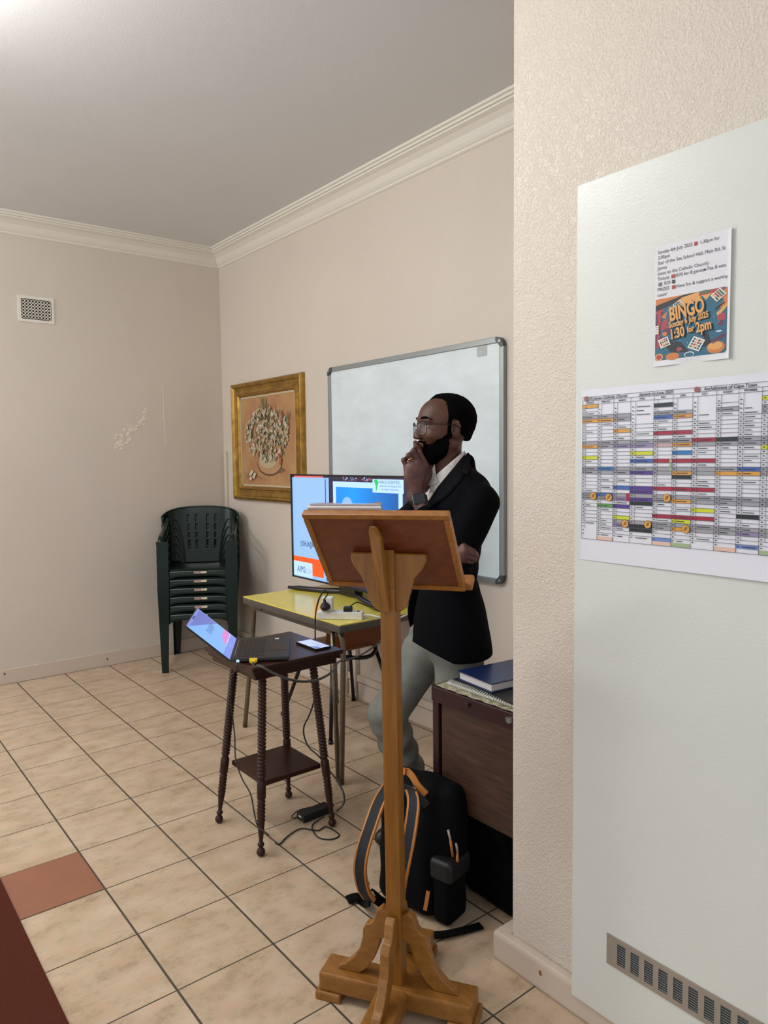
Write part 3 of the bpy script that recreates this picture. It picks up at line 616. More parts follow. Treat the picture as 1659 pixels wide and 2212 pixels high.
# phone
pA, pB, pC, pD = [onp(2, SZ+.008, *p) for p in ((638, 1386), (669, 1380), (712, 1396), (689, 1404))]
t = thing('smartphone', 'smartphone with a lit pale screen lying on the dark side table', 'phone', pA)
cx_ = (pA+pB+pC+pD)/4; ax = (pC+pD-pA-pB)/2; PL = .150; ax /= np.linalg.norm(ax); PM = basis((cx_[0], cx_[1], SZ), tuple(ax), (-ax[1], ax[0], 0), (0, 0, 1)); PW = .072
f = MB(mat('phone_case', '#2a2a2c', .25, metal=.5)); f.box((0, 0, .0045), (PL, PW, .0085), PM, bev=.003); f.build('case', t)
f = MB(em('phone_white', '#c6cff5', .95), em('phone_blue', '#6d7fd0', .8), em('phone_ink', '#4a4c78', .6)); f.poly([(x*(PL/2-.004), y*(PW/2-.004), .0088) for x, y in ((-1, -.9), (-.96, -1), (.96, -1), (1, -.9), (1, .9), (.96, 1), (-.96, 1), (-1, .9))], PM)
f.poly([(.02, -.03, .0089), (.068, -.03, .0089), (.066, -.005, .0089), (.04, -.012, .0089)], PM, mi=1)
for k in range(26):
    x = random.uniform(-.03, .045); y = random.uniform(-.0, .022); f.poly([(x, y, .009), (x+.006, y, .009), (x+.006, y+.0016, .009), (x, y+.0016, .009)], PM, mi=2)
f.build('screen', t, label='lit screen')

# ------------------------------------------------------------------ stacked plastic chairs
m_grn = mat('dark_green_plastic', '#071d18', .22, spec=.35, noise=.12, nscale=12)
m_tagc = [mat('worn_label_a', '#b5a29a', .6, noise=.4, nscale=90, col2='#8d4a44'), mat('worn_label_b', '#b9a98a', .6, noise=.4, nscale=90, col2='#e2d9c4')]
def make_chair():
    t = thing('plastic_chair', '', 'chair', (0, 0, 0))
    def seat(u, v):
        x = -.20+.43*u; y = -.215+.43*v; c = 1-(2*v-1)**2
        z = .405-.014*c*math.sin(min(u*1.2, 1)*3.1)+.012*u
        if u > .93: z -= .006
        return (x, y, z)
    f = MB(m_grn); f.grid(seat, 14, 14)
    f.grid(lambda u, v: (.23+.012*u-.012*(2*v-1)**2*0, -.215+.43*v, .415-.005-.045*u-.040*u*(abs(2*v-1)**6)+.0*(1-(2*v-1)**2)), 3, 16)
    for s in (-1, 1): f.grid(lambda u, v: (-.20+.43*v, s*(.215+.006*u), .407-.04*u), 2, 8)
    o = f.build('seat', t); m = o.modifiers.new('thickness', 'SOLIDIFY'); m.thickness = .005
    NU, NV = 112, 84
    def back(u, v):                                         # u across, v up; the sides wrap forward into wings
        a = (u-.5)*2; W = .243+.030*v; y = W*math.sin(a*1.45)/math.sin(1.45); z = .405+(.415-.060*abs(a)**2.2)*v
        return (-.19-.075*v+.15*abs(a)**3.2*(.35+.65*v), y, z)
    def hole(i, j):
        a = abs((i+.5)/NU*2-1); v = (j+.5)/NV
        if .38 < a < .80: return v < .80*math.sqrt(max(0, 1-((a-.59)/.215)**2))
        return min(abs(a-.26), abs(a-.10)) < .017 and any(p < v < q for p, q in ((.25, .40), (.44, .53), (.57, .69), (.73, .86)))
    f = MB(m_grn); f.grid(back, NU, NV, skip=hole); o = f.build('backrest', t); m = o.modifiers.new('thickness', 'SOLIDIFY'); m.thickness = .006; m.offset = 0
    f = MB(m_grn)                                           # rolled rim of the backrest
    f.tube([back(k/30, 1) for k in range(31)], .007, seg=8); f.build('top_rim', t)
    for s in (-1, 1):
        f = MB(m_grn)                                       # arm: wide band from the back wing forward
        p = bez([(-.13, s*.240, .74), (-.08, s*.246, .70), (0, s*.248, .67), (.12, s*.248, .65), (.2, s*.244, .635), (.228, s*.240, .60)], 5)
        f.tube(p, .010, seg=8, flat=2.0); f.build('armrest', t)
        f = MB(m_grn)                                       # front leg, a tapering channel
        def leg(u, v):
            z = .61*(1-u); wd = .078-.034*u; k = (0, .018, .018, 0); yy = s*(.270-.016*u)
            q = [(0, -.5), (0, .5)][0]
            pts = [(.238+.02*u-.055+.02*u, yy), (.238+.02*u, yy), (.238+.02*u, yy-s*wd), ]
            if v < .5: a_ = v/.5; return (pts[0][0]*(1-a_)+pts[1][0]*a_, pts[0][1], z)
            a_ = (v-.5)/.5; return (pts[1][0], pts[1][1]*(1-a_)+pts[2][1]*a_, z)
        f.grid(leg, 12, 4, smooth=False); o = f.build('leg', t); m = o.modifiers.new('thickness', 'SOLIDIFY'); m.thickness = .005; m.offset = 0
        f = MB(m_grn)
        def rleg(u, v):
            z = .42*(1-u)+.0; cx = -.19-.075*u; yy = s*(.222+.01*u); wd = .07-.03*u
            if v < .5: a_ = v/.5; return (cx+.045*(1-a_), yy, z)
            a_ = (v-.5)/.5; return (cx, yy-s*wd*a_, z)
        f.grid(rleg, 10, 4, smooth=False); o = f.build('leg', t); m = o.modifiers.new('thickness', 'SOLIDIFY'); m.thickness = .005; m.offset = 0
        f = MB(m_grn); f.tube([back(0 if s < 0 else 1, k/12) for k in range(13)], .010, seg=8); f.build('side_rail', t)
    f = MB(*m_tagc)
    f.box((.2435, -.002, .391), (.0012, .046, .018), mi=0); f.box((.2435, .042, .391), (.0012, .040, .015), mi=1); f.build('label', t, label='small worn printed label')
    return t
ch = make_chair(); NCH = 6; root0 = ch.matrix_basis.copy()
lab = ['bottom dark green plastic chair of the corner stack, its feet on the tiles', 'second dark green plastic chair up from the floor in the corner stack', 'third dark green plastic chair up from the floor in the corner stack', 'third dark green plastic chair down from the top of the corner stack', 'second dark green plastic chair from the top of the corner stack', 'topmost dark green plastic chair of the corner stack, its slotted back fully visible']
def place(r, k):
    r.location = (.356-.003*k*.87, -.387+.003*k*.49, .0605*k); r.rotation_euler = (0, 0, math.radians(-29.4)); r['label'] = lab[k]; r['group'] = 'stacked plastic chairs'
for k in range(NCH-1, -1, -1):
    if k == 0: place(ch, 0); break
    r = ch.copy(); COL.objects.link(r)
    for c in ch.children:
        d = c.copy(); COL.objects.link(d); d.parent = r
    place(r, k)

# ------------------------------------------------------------------ lectern
LF = frame((3.858, -1.431, 0), 32) @ Matrix.Rotation(-.0075, 4, 'Y')
def oak(name, a, b, st): return mat(name, a, .42, noise=.3, nscale=7, col2=b, stretch=st, bump=.12, bscale=30, coat=.1)
m_oakv = oak('oak_upright', '#94601c', '#7a4c12', (9, 9, .8)); m_oakh = oak('oak_base', '#96652a', '#7c5019', (1.2, 9, 9)); m_redw = oak('reddish_veneer', '#733717', '#5a290f', (1.2, 8, 8)); m_oake = oak('oak_edge', '#a26928', '#824e19', (2, 8, 8))
t = thing('lectern', 'wooden lectern seen from behind, with slanted reading board and cross-shaped foot', 'lectern', (3.853, -1.436, 0), 32)
f = MB(m_oakv); f.box((0, 0, .60), (.040, .050, 1.09), LF, bev=.003); f.prism([(-.020, -.025, 1.14), (-.020, -.025, 1.238), (-.020, -.004, 1.215), (-.020, .025, 1.16), (-.020, .025, 1.14)], (.040, 0, 0), LF); f.build('post', t)
f = MB(m_oakh)
f.box((0, 0, .05), (.425, .085, .05), LF, bev=.006); f.build('foot_beam', t)
f = MB(m_oakh); f.box((0, 0, .0505), (.08, .46, .048), LF, bev=.006); f.build('foot_beam', t)
for x, y, sx, sy in ((-.185, 0, .075, .10), (.185, 0, .075, .10), (0, -.20, .095, .08), (0, .20, .095, .08)):
    f = MB(m_oakh); f.box((x, y, .0125), (sx, sy, .025), LF, bev=.006); f.build('foot_pad', t)
br_ = [(.017, .262), (.038, .275), (.052, .262), (.062, .232), (.072, .222), (.084, .220), (.092, .205), (.094, .18), (.102, .15), (.120, .12), (.145, .095), (.162, .088), (.170, .075), (.105, .075), (.082, .095), (.062, .125), (.050, .155), (.040, .185), (.017, .20)]
for k, (ax, sg_) in enumerate((('x', 1), ('x', -1), ('y', -1), ('y', 1))):
    f = MB(m_oakh)
    if ax == 'x': f.prism([(sg_*r, -.0125, z) for r, z in br_], (0, .025, 0), LF)
    else: f.prism([(-.0125, sg_*(r+.006), z) for r, z in br_], (.025, 0, 0), LF)
    o = f.build('brace', t); b = o.modifiers.new('soft', 'BEVEL'); b.width = .003; b.segments = 2; b.limit_method = 'ANGLE'
# reading board: frame z up the slope
sd = Vector((0, -.165, .21)).normalized(); nd = Vector((1, 0, 0)).cross(sd)      # nd points away from the camera, up
BD = LF @ basis((-.014, .082, 1.119), (1, 0, 0), tuple(sd), tuple(nd)); BW, BH = .387, .270
f = MB(m_redw); f.box((0, BH/2, -.010), (BW-.02, BH-.02, .012), BD); f.build('board', t, label='reddish veneer panel')
f = MB(m_oake); e = .016
for x, y, sx, sy in ((0, e/2, BW, e), (0, BH-e/2, BW, e), (-BW/2+e/2, BH/2, e, BH-2*e), (BW/2-e/2, BH/2, e, BH-2*e)): f.box((x, y, -.010), (sx, sy, .021), BD, bev=.004)
f.build('board_edging', t, label='lighter oak edging')
f = MB(m_oake); f.box((.006, .004, -.03), (BW+.022, .020, .042), BD, bev=.006); f.build('book_ledge', t)
f = MB(m_oakv); gs = [(-.100, 1.195), (-.102, 1.178), (-.094, 1.16), (-.074, 1.135), (-.062, 1.105), (-.052, 1.075), (-.044, 1.055), (-.030, 1.045), (.030, 1.045), (.044, 1.055), (.052, 1.085), (.060, 1.11), (.066, 1.13), (.088, 1.155), (.099, 1.178), (.098, 1.195)]
f.prism([(x*1.02, -.014, z+.033) for x, z in gs], (0, .018, 0), LF); o = f.build('gusset', t); b = o.modifiers.new('soft', 'BEVEL'); b.width = .003; b.limit_method = 'ANGLE'
f = MB(m_oakv); f.prism([(-.030, -.072, 1.288), (-.024, -.080, 1.303), (-.008, -.080, 1.303), (.001, -.068, 1.275), (.003, -.044, 1.19), (.009, -.043, 1.082), (-.014, -.043, 1.078), (-.026, -.058, 1.22)], (0, .017, 0), LF); o = f.build('prop_strut', t); b = o.modifiers.new('soft', 'BEVEL'); b.width = .002; b.limit_method = 'ANGLE'
PP = [mat('paper_'+str(k), c, .7, noise=.05, nscale=20) for k, c in enumerate(('#d9d2cf', '#c6bcc0'))]
p0 = BD @ Vector((-.1, BH-.1, .02))
for k, (x, w_, y, th, lb) in enumerate(((-.083, .200, -.128, .006, 'thick lower sheaf of papers on the lectern board'), (-.080, .192, -.123, .003, 'thin top sheaf of papers on the lectern board, corner curling up'))):
    f = MB(PP[k]); z0 = .0215+k*.0068
    f.grid(lambda u, v: (x-w_/2+w_*u, BH+y+.14*v-.006+.002*math.sin(u*7)*k, -z0-th-(.005*max(0, u-.8)*5 if k and v > .8 else 0)), 20, 10, BD)
    f.box((x, BH+y+.064, -z0-th/2), (w_, .139, th-.0006), BD); tag(f.build('papers', loc=p0), lb, 'papers', 'papers on the lectern')

# ------------------------------------------------------------------ desk in the recess
m_wal = mat('walnut_laminate', '#4d3322', .45, noise=.45, nscale=6, col2='#241610', stretch=(1.2, 1, 12)); m_dkr = mat('dark_red_trim', '#2a1214', .35)
dx0_, dx1_, dy0_, dy1_, DZ = 3.548, 3.93, -1.022, -.42, .722
t = thing('desk', 'dark walnut-veneered desk with maroon edge, jutting out from behind the wall corner', 'desk', ((dx0_+dx1_)/2, (dy0_+dy1_)/2, 0))
f = MB(m_dkr); f.box(((dx0_+dx1_)/2, (dy0_+dy1_)/2, DZ-.026), (dx1_-dx0_, dy1_-dy0_, .052), bev=.004); f.build('desktop', t)
f = MB(m_wal); f.box(((dx0_+dx1_)/2+.018, dy0_+.022, (DZ-.052+.335)/2), (dx1_-dx0_-.04, .02, DZ-.052-.335)); f.build('modesty_panel', t)
for x, y in ((dx0_+.016, dy0_+.018), (dx0_+.016, dy1_-.018), (dx1_-.016, dy1_-.018), (dx1_-.016, dy0_+.018)):
    f = MB(m_dkr); f.box((x, y, (DZ-.05)/2), (.028, .028, DZ-.05), bev=.003); f.build('leg', t)
f = MB(mat('small_plate', '#3a2a2a', .3, metal=.4)); q = onp(1, dy0_-.002, 1010, 1522); f.box((q[0], dy0_-.004, q[2]), (.016, .008, .014), bev=.002); f.build('catch', t)
t = thing('metal_bar', 'square-ended chrome bar lying across the desk edge at the wall corner', 'metal bar', (3.9, -1.03, DZ))
a = Vector(at(1094, 1556, 2.135).tolist()); b = Vector((3.905, -.985, a.z)); f = MB(mat('chrome_bar', '#a9adb2', .2, metal=.9)); f.box((a+b)/2, ((b-a).length, .018, .014), R=Matrix.Rotation(math.atan2(b.y-a.y, b.x-a.x), 3, 'Z'), bev=.001); f.build('bar', t)
# things on the desk
m_lace = mat('patterned_oilcloth', '#cfc9ae', .5, noise=.55, nscale=55, col2='#5d573e'); f = MB(m_lace)
f.grid(lambda u, v: (dx0_+.014+.366*u, dy0_+.006+.15*v, DZ+.0015+.0012*math.sin(u*37+v*5)), 40, 8)
tag(f.build('desk_mat', loc=(3.7, -.95, DZ)), 'pale patterned mat at the front edge of the dark desk', 'mat')
t = thing('spiral_notepad', 'large spiral-bound notepad lying at the desk edge under the blue book', 'notepad', (3.74, -.9, DZ))
NM = basis((3.588, -.992, DZ+.003), (.9995, -.03, 0), (.03, .9995, 0), (0, 0, 1)); f = MB(mat('notepad_grey', '#8c8b7b', .6), mat('notepad_page', '#c9c5b6', .7))
f.box((.165, .115, .005), (.33, .21, .009), NM, mi=1); f.box((.165, .115, .0102), (.33, .21, .0012), NM); f.build('pages', t)
f = MB(mat('white_wire', '#c9c9c5', .3))
for k in range(32): f.tube([(.008+.0102*k+dx, .012+.013*math.cos(q), .0085+.0085*math.sin(q)) for q, dx in zip(np.linspace(-.6, 3.9, 9), np.linspace(0, .003, 9))], .0016, NM, seg=6)
f.build('spiral_binding', t, label='white wire binding')
f = MB(mat('yellow_paper', '#a8924c', .7)); f.box((0, 0, 0), (.16, .1, .003), basis((3.84, -.905, DZ+.0165), (.98, .17, 0), (-.17, .98, 0), (0, 0, 1))); tag(f.build('yellow_notes', loc=(3.84, -.9, DZ+.015)), 'yellow paper between the notepad and the blue book', 'paper')
zb = DZ+.021; bkp = [onp(2, zb+.03, *p) for p in ((988, 1449), (1056, 1476), (1106, 1466), (1085, 1424))]
e1 = bkp[1]-bkp[0]; e1 /= np.linalg.norm(e1); e2 = np.array([-e1[1], e1[0], 0]); bw_ = float(np.linalg.norm(bkp[1]-bkp[0])); BKM = basis((bkp[0][0], bkp[0][1], zb), tuple(e1), tuple(e2), (0, 0, 1))
t = thing('black_folder', 'thin black folder lying beneath the blue book', 'folder', BKM @ Vector((.1, .1, -.005)))
f = MB(mat('black_cover', '#0c0c10', .4)); f.box((.13, .13, -.002), (.29, .27, .007), BKM, bev=.002); f.build('cover', t)
t = thing('blue_book', 'thick navy blue hardback book on the desk', 'book', BKM @ Vector((.1, .1, 0)))
mb_ = mat('navy_cover', '#152650', .3, bump=.06, bscale=300); BL, BD2 = bw_+.012, .24
f = MB(mb_); f.box((BL/2, BD2/2, .0295), (BL, BD2, .003), BKM); f.box((BL/2, BD2/2, .0035), (BL, BD2, .003), BKM); f.box((BL/2, BD2-.0015, .0165), (BL, .003, .027), BKM); f.build('cover', t)
f = MB(mat('page_block', '#c9c4c4', .8, noise=.12, nscale=12, stretch=(1, 1, 90))); f.box((BL/2, BD2/2, .0165), (BL-.012, BD2-.012, .0235), BKM); f.build('pages', t)

# ------------------------------------------------------------------ notices on the door leaf
def DM(x, z, k=0): return basis((x, YD-.002-.0003*k, z), (1, 0, 0), (0, 0, 1), (0, -1, 0))
def flat(f, pts, mi, k, y=YD): f.poly([(x, y-.002-.00025*k, z) for x, z in pts], mi=mi)
a, b, c, d = [onp(1, YD-.003, *p) for p in ((1413, 531), (1583, 494), (1571, 775), (1411, 792))]
nx0, nx1, nz0, nz1 = (a[0]+d[0])/2, (b[0]+c[0])/2+.002, (c[2]+d[2])/2, (a[2]+b[2])/2; NW, NH = nx1-nx0, nz1-nz0
t = thing('bingo_poster', 'printed sheet advertising a bingo afternoon, taped to the white door', 'poster', ((nx0+nx1)/2, YD, nz0))
m_pap = mat('paper_white', '#dcdbe0', .6)
f = MB(m_pap); f.grid(lambda u, v: (nx0+NW*u, YD-.0012-.11*max(0, u-.955)-.05*max(0, .045-v)*math.sin(u*9), nz0+NH*v), 44, 44, smooth=True); f.build('sheet', t)
NX = lambda u: nx0+NW*u
NZ = lambda v: nz0+NH*v
PC = [mat('print_'+n, c, .5) for n, c in (('teal', '#24627a'), ('orange', '#c9793c'), ('gold', '#dba05a'), ('dark', '#23262e'), ('red', '#a8404a'), ('white', '#e2e0dc'), ('plum', '#5a3550'), ('ink', '#3d3f44'), ('emoji_red', '#a8383c'), ('grey', '#6b6b70'), ('pale_orange', '#dd9c60'), ('green', '#4c7050'))]
TEA, ORA, GLD, DKK, REDD, WHI, PLU, INK, EMR, GRE, POR, GRN_ = range(12)
YK = YD-.0016
NP_ = [0]
def pq(f, pts, mi, k): NP_[0] += 1; f.poly([(NX(u), YK-.000012*NP_[0], NZ(v)) for u, v in pts], mi=mi)
f = MB(*PC); random.seed(3)
pq(f, [(.04, .05), (.93, .05), (.955, .065), (.955, .545), (.93, .56), (.04, .56), (.025, .545), (.025, .065)], TEA, 0)
IM = lambda u, v: (.025+.93*u, .05+.51*v)
def ip(pts, mi, k): pq(f, [IM(*p) for p in pts], mi, k)
ip([(0, .9), (.45, 1), (0, 1)], ORA, 1); ip([(0, .80), (0, .9), (.42, 1), (.62, 1)], DKK, 1)
ip([(.2, .80), (.38, .96), (.62, 1), (.88, 1), (.86, .9), (.78, .93), (.72, .85), (.66, .93), (.58, .84), (.52, .9), (.4, .80), (.34, .86), (.24, .74)], GLD, 2)
ip([(.62, .93), (.95, .95), (.95, 1), (.62, 1)], REDD, 3)
ip([(0, .76), (.12, .80), (.1, .66), (.08, .4), (.14, .3), (0, .2)], PLU, 2); ip([(0, .80), (.12, .84), (.12, .80), (.08, .78), (.06, .2), (.02, .2), (.04, .76), (0, .76)], REDD, 3)
ip([(.1, .62), (.2, .68), (.16, .55), (.24, .5), (.08, .48)], REDD, 3); ip([(.08, .70), (.17, .78), (.15, .66)], ORA, 3)
ip([(.06, .35), (.24, .1), (.5, .08), (.38, .25), (.2, .32)], DKK, 2); ip([(.9, .9), (1, 1), (1, .75), (.93, .68), (.88, .72), (.96, .8)], ORA, 3)
ip([(.86, .62), (1, .75), (1, .70), (.88, .56)], GLD, 4); ip([(.85, .66), (.97, .76), (.96, .78), (.84, .70)], DKK, 3)
def disc(u, v, r, mi, k, e=1): ip([(u+r*math.cos(q), v+r*e*math.sin(q)) for q in [6.283*j/14 for j in range(14)]], mi, k)
disc(.93, .55, .06, REDD, 4); disc(.92, .46, .045, PLU, 4); disc(.86, .10, .12, ORA, 4, .8); disc(.85, .12, .10, GLD, 5, .6); disc(.06, .05, .06, GLD, 4); disc(.06, .05, .04, REDD, 5); disc(.26, .04, .10, ORA, 4, .6); disc(.5, .04, .07, WHI, 4, .6); disc(.5, .035, .06, TEA, 5, .6); disc(.17, .45, .06, PLU, 4); disc(.14, .42, .035, ORA, 5); disc(.7, .98, .07, GRN_, 4, .4); disc(.35, .14, .035, REDD, 4); disc(.9, .34, .04, WHI, 4, .3)
ip([(.76, .2), (.98, .3), (.98, .24), (.82, .16)], PLU, 3); ip([(.68, .3), (.74, .36), (.8, .18), (.7, .12)], DKK, 2)
for k in range(40): disc(random.uniform(.18, .9), random.uniform(.1, .92), .005, WHI, 3)
def card(u, v, w_, h_, ang, k=8):
    def rot(x, z): q = math.radians(ang); return (u+(x*math.cos(q)-z*math.sin(q)), v+(x*math.sin(q)+z*math.cos(q)))
    ip([rot(-w_/2, -h_/2), rot(w_/2, -h_/2), rot(w_/2, h_/2), rot(-w_/2, h_/2)], WHI, k)
    for i in range(4):
        for j in range(4):
            x = (i-1.5)*w_*.21; z = (j-1.5)*h_*.21; q_ = w_*.085; ip([rot(x-q_, z-q_), rot(x+q_, z-q_), rot(x+q_, z+q_), rot(x-q_, z+q_)], random.choice((TEA, DKK, GLD, REDD, GRN_)), k+1)
card(.33, .86, .12, .10, 35); card(.885, .895, .16, .14, 38); card(.14, .28, .15, .15, 18); card(.60, .19, .18, .19, -28); card(.03, .5, .05, .14, 0)
f.build('printed_picture', t)
f = MB(PC[DKK], PC[GLD], PC[WHI]); ty = Matrix.Rotation(math.radians(7), 4, 'Z')
def tx(s, u, v, size, k=9, sxx=1, bold=0):
    x, z = NX(IM(u, v)[0]), NZ(IM(u, v)[1])
    f.text(s, size, DM(x+.0018, z-.0018, 0) @ Matrix.Translation((0, 0, .0021)) @ ty, 0, sx=sxx, bold=bold); f.text(s, size, DM(x, z, 0) @ Matrix.Translation((0, 0, .0023)) @ ty, 1, sx=sxx, bold=bold)
tx('BINGO', .22, .61, .042, sxx=.60, bold=.0014); tx('Sunday 6 July 2025', .21, .50, .0180, sxx=.66, bold=.0006); tx('1:30', .23, .315, .030, sxx=.66, bold=.001); tx('for', .475, .385, .018, sxx=.72, bold=.0006); tx('2pm', .60, .365, .030, sxx=.64, bold=.001)
f.build('picture_lettering', t)
f = MB(PC[INK], PC[EMR], PC[GRE]); lines = ['Sunday 6th July 2025      1.30pm for', '2.00pm', 'Star of the Sea School Hall, Main Rd, St', 'James', '(next to the Catholic Church)', 'Tickets      R70 for 8 games\u2666Tea & eats', '      R20', 'PRIZES      Have fun & support a worthy', 'cause!']
LZ = NH*.044
for k, s_ in enumerate(lines): f.text(s_.replace('\u2666', '  '), .0102, DM(NX(.045), NZ(.935)-LZ*k) @ Matrix.Translation((0, 0, .0002)), 0, sx=.93)
def ic(u, ln, mi, w_=.008): x = NX(u); z = NZ(.935)-LZ*ln; f.poly([(x, YD-.0022, z-.001), (x+w_, YD-.0022, z-.001), (x+w_, YD-.0022, z+.0068), (x, YD-.0022, z+.0068)], mi=mi)
ic(.53, 0, 1, .007); ic(.235, 5, 1, .009); ic(.06, 6, 2); ic(.245, 6, 0, .007); ic(.245, 7, 1); x = NX(.672); z = NZ(.935)-LZ*5+.0025; f.poly([(x-.003, YD-.0022, z), (x, YD-.0022, z-.003), (x+.003, YD-.0022, z), (x, YD-.0022, z+.003)], mi=0)
f.build('notice_lettering', t)

a, b, c, d = [onp(1, YD-.003, *p) for p in ((1256, 843), (1659, 803), (1659, 1257), (1252, 1208))]
wx0 = (a[0]+d[0])/2; wz0, wz1 = (c[2]+d[2])/2, (a[2]+b[2])/2; WW, WH = .62, wz1-wz0
t = thing('year_planner', 'large laminated year planner with coloured day bars, stuck on the white door', 'planner', (wx0+WW/2, YD, wz0))
f = MB(mat('laminated_sheet', '#dcdce3', .22)); f.grid(lambda u, v: (wx0+WW*u, YD-.0015-.010*max(0, .12-v)*5*max(0, u), wz0+WH*v), 12, 24); f.build('sheet', t)
def wx(u): return onp(1, YD-.003, u, 1000)[0]
LT = onp(1, YD-.003, 1258.5, 870.6+2)[2]; PT = (onp(1, YD-.003, 1258, 870.6)[2]-onp(1, YD-.003, 1258, 1156.8)[2])/36.8
zt = onp(1, YD-.003, 1258, 875.2)[2]
pc_ = [mat('bar_'+n, c, .3) for n, c in (('black', '#15201f'), ('grey', '#9b9aa0'), ('orange', '#d6973b'), ('red', '#a01c36'), ('blue', '#3a62ad'), ('purple', '#53308a'), ('yellow', '#ccd01f'), ('peach', '#dcb9a4'), ('green', '#5f9a50'), ('lilac', '#8f82a8'), ('line', '#5c5f6c'), ('sky', '#2374b5'), ('ltblue', '#6d87bf'), ('sage', '#9caf86'), ('pinkgrey', '#c0a2a4'), ('ink', '#2a2c33'))]
KB, KG, KO, KR, KU, KP, KY, KE, KN, KL, KI, KS, KT, KA, KK, KX = range(16)
mon = [1257.5, 1290.5, 1324.5, 1361, 1370, 1410.5, 1451.5, 1494, 1500.5, 1545, 1593, 1643, 1653]
cols = [(0, 1), (1, 2), (2, 3), (3, 5), (5, 6), (6, 7), (7, 9), (9, 10), (10, 11)]          # January .. September edges
mx_ = [wx(u) for u in mon]; sw_ = mx_[11]-mx_[10]
mx_ += [mx_[12]+sw_*k for k in (1, 2, 3)]; cols += [(11, 13), (13, 14), (14, 15)]
gx0, gx1 = mx_[0], mx_[-1]; gz0 = zt-PT*37
f = MB(*pc_)
def bar(m, r, n, c, k=1, u0=0, u1=1):
    x0, x1 = mx_[cols[m][0]], mx_[cols[m][1]]; w_ = x1-x0; flat(f, [(x0+w_*u0, zt-PT*(r+n)), (x0+w_*u1, zt-PT*(r+n)), (x0+w_*u1, zt-PT*r), (x0+w_*u0, zt-PT*r)], c, k)
for m in range(12):
    for r in (3, 10, 17, 24, 31):
        if (m in (3, 6, 8) and r == 3) or (m < 2 and r == 31): continue
        bar(m, r, 2 if not (m == 7 and r == 3) else 1, KG)
for m, r, n, c in ((0, 0, 1, KO), (0, 4, 1, KO), (1, 4, 1, KO), (0, 11, 1, KO), (0, 14, 1, KY), (1, 17, 1, KS), (1, 24, 1, KU), (1, 27, 1, KN), (1, 36, 1, KE), (2, 7, 1, KO), (2, 11, 1, KL), (2, 22, 1, KU), (2, 25, 1, KL), (2, 27, 1, KP), (2, 30, 1, KY), (2, 32, 1, KL), (3, 11, 1, KL), (3, 13, 1, KY), (3, 15, 1, KU), (3, 18, 1, KP), (3, 22, 2, KP), (3, 25, 1, KP), (3, 26, 1, KB), (3, 32, 2, KB), (4, 1, 1, KB), (4, 4, 1, KU), (4, 8, 1, KR), (4, 11, 1, KK), (4, 15, 1, KR), (4, 22, 1, KR), (4, 29, 1, KR), (4, 35, 1, KT), (4, 36, 1, KE), (5, 4, 1, KO), (5, 8, 1, KR), (5, 11, 1, KO), (5, 13, 1, KS), (5, 15, 1, KR), (5, 18, 1, KO), (5, 19, 1, KB), (5, 22, 1, KR), (5, 25, 1, KO), (5, 29, 1, KR), (5, 30, 1, KY), (5, 32, 1, KO), (5, 36, 1, KA), (6, 10, 1, KR), (6, 15, 1, KR), (6, 22, 1, KR), (6, 27, 1, KY), (6, 29, 1, KR), (7, 10, 1, KB), (7, 18, 1, KO), (7, 36, 1, KE), (8, 17, 1, KU), (8, 18, 1, KO), (8, 28, 1, KB), (8, 32, 1, KL), (8, 35, 1, KT), (9, 1, 1, KY), (9, 12, 1, KY), (9, 36, 1, KA)): bar(m, r, n, c, 2)
bar(2, 24, 2, KR, 3, .78, .98); bar(4, 15, 3, KA, 3, .86, .99)
f.build('day_bars', t)
f = MB(*pc_); lw = .00045
def hl(x0, x1, z): flat(f, [(x0, z-lw), (x1, z-lw), (x1, z+lw), (x0, z+lw)], KI, 5)
def vl(x, z0, z1, q=lw): flat(f, [(x-q, z0), (x+q, z0), (x+q, z1), (x-q, z1)], KI, 5)
start = [0, 3, 3, 6, 1, 4, 6, 2, 5, 0, 3, 5]
for z in (zt+PT*2.1, zt+PT*1.0, zt, gz0): hl(gx0, gx1, z)
for m in range(12):
    x0, x1 = mx_[cols[m][0]], mx_[cols[m][1]]; vl(x0, gz0, zt+PT); vl(x0+(x1-x0)*.22, gz0+PT*3, zt)
    for r in range(start[m] if m not in (0,) else 1, 36 if m else 33): hl(x0, x1, zt-PT*r)
vl(gx1, gz0, zt+PT*2); vl(gx0, gz0, zt+PT*2)
f.build('grid_lines', t)
f = MB(pc_[KX], pc_[KR]); 
for m in range(12):
    x0, x1 = mx_[cols[m][0]], mx_[cols[m][1]]
    for r in range(1, 36):
        z = zt-PT*(r+.62); x = x0+(x1-x0)*.07; flat(f, [(x, z), (x+.0035, z), (x+.0035, z+.0022), (x, z+.0022)], 0, 6)
        if random.random() < .28 or r in (3, 4, 10, 11, 17, 18, 24, 25, 31, 32) and random.random() < .55:
            x = x0+(x1-x0)*.27; w_ = random.uniform(.3, .62)*(x1-x0); flat(f, [(x, z), (x+w_, z), (x+w_, z+.0016), (x, z+.0016)], 0, 6)
for s_, u in (('JANUARY', 0), ('FEBRUARY', 1), ('MARCH', 2), ('APRIL', 3), ('MAY', 4), ('JUNE', 5), ('JULY', 6), ('AUGUST', 7), ('SEPTEMBER', 8)):
    f.text(s_, .0052, DM((mx_[cols[u][0]]+mx_[cols[u][1]])/2, zt+PT*.3, 6), 0, 'CENTER', bold=.0002)
for s_, u in (('St James Catholic Church', 1273), ('January to June 2025', 1379), ('Archdiocese of Cape Town', 1517)):
    f.text(s_, .0098, DM(wx(u), zt+PT*1.22, 6), 0, shear=.2, bold=.00022)
f.build('planner_lettering', t)
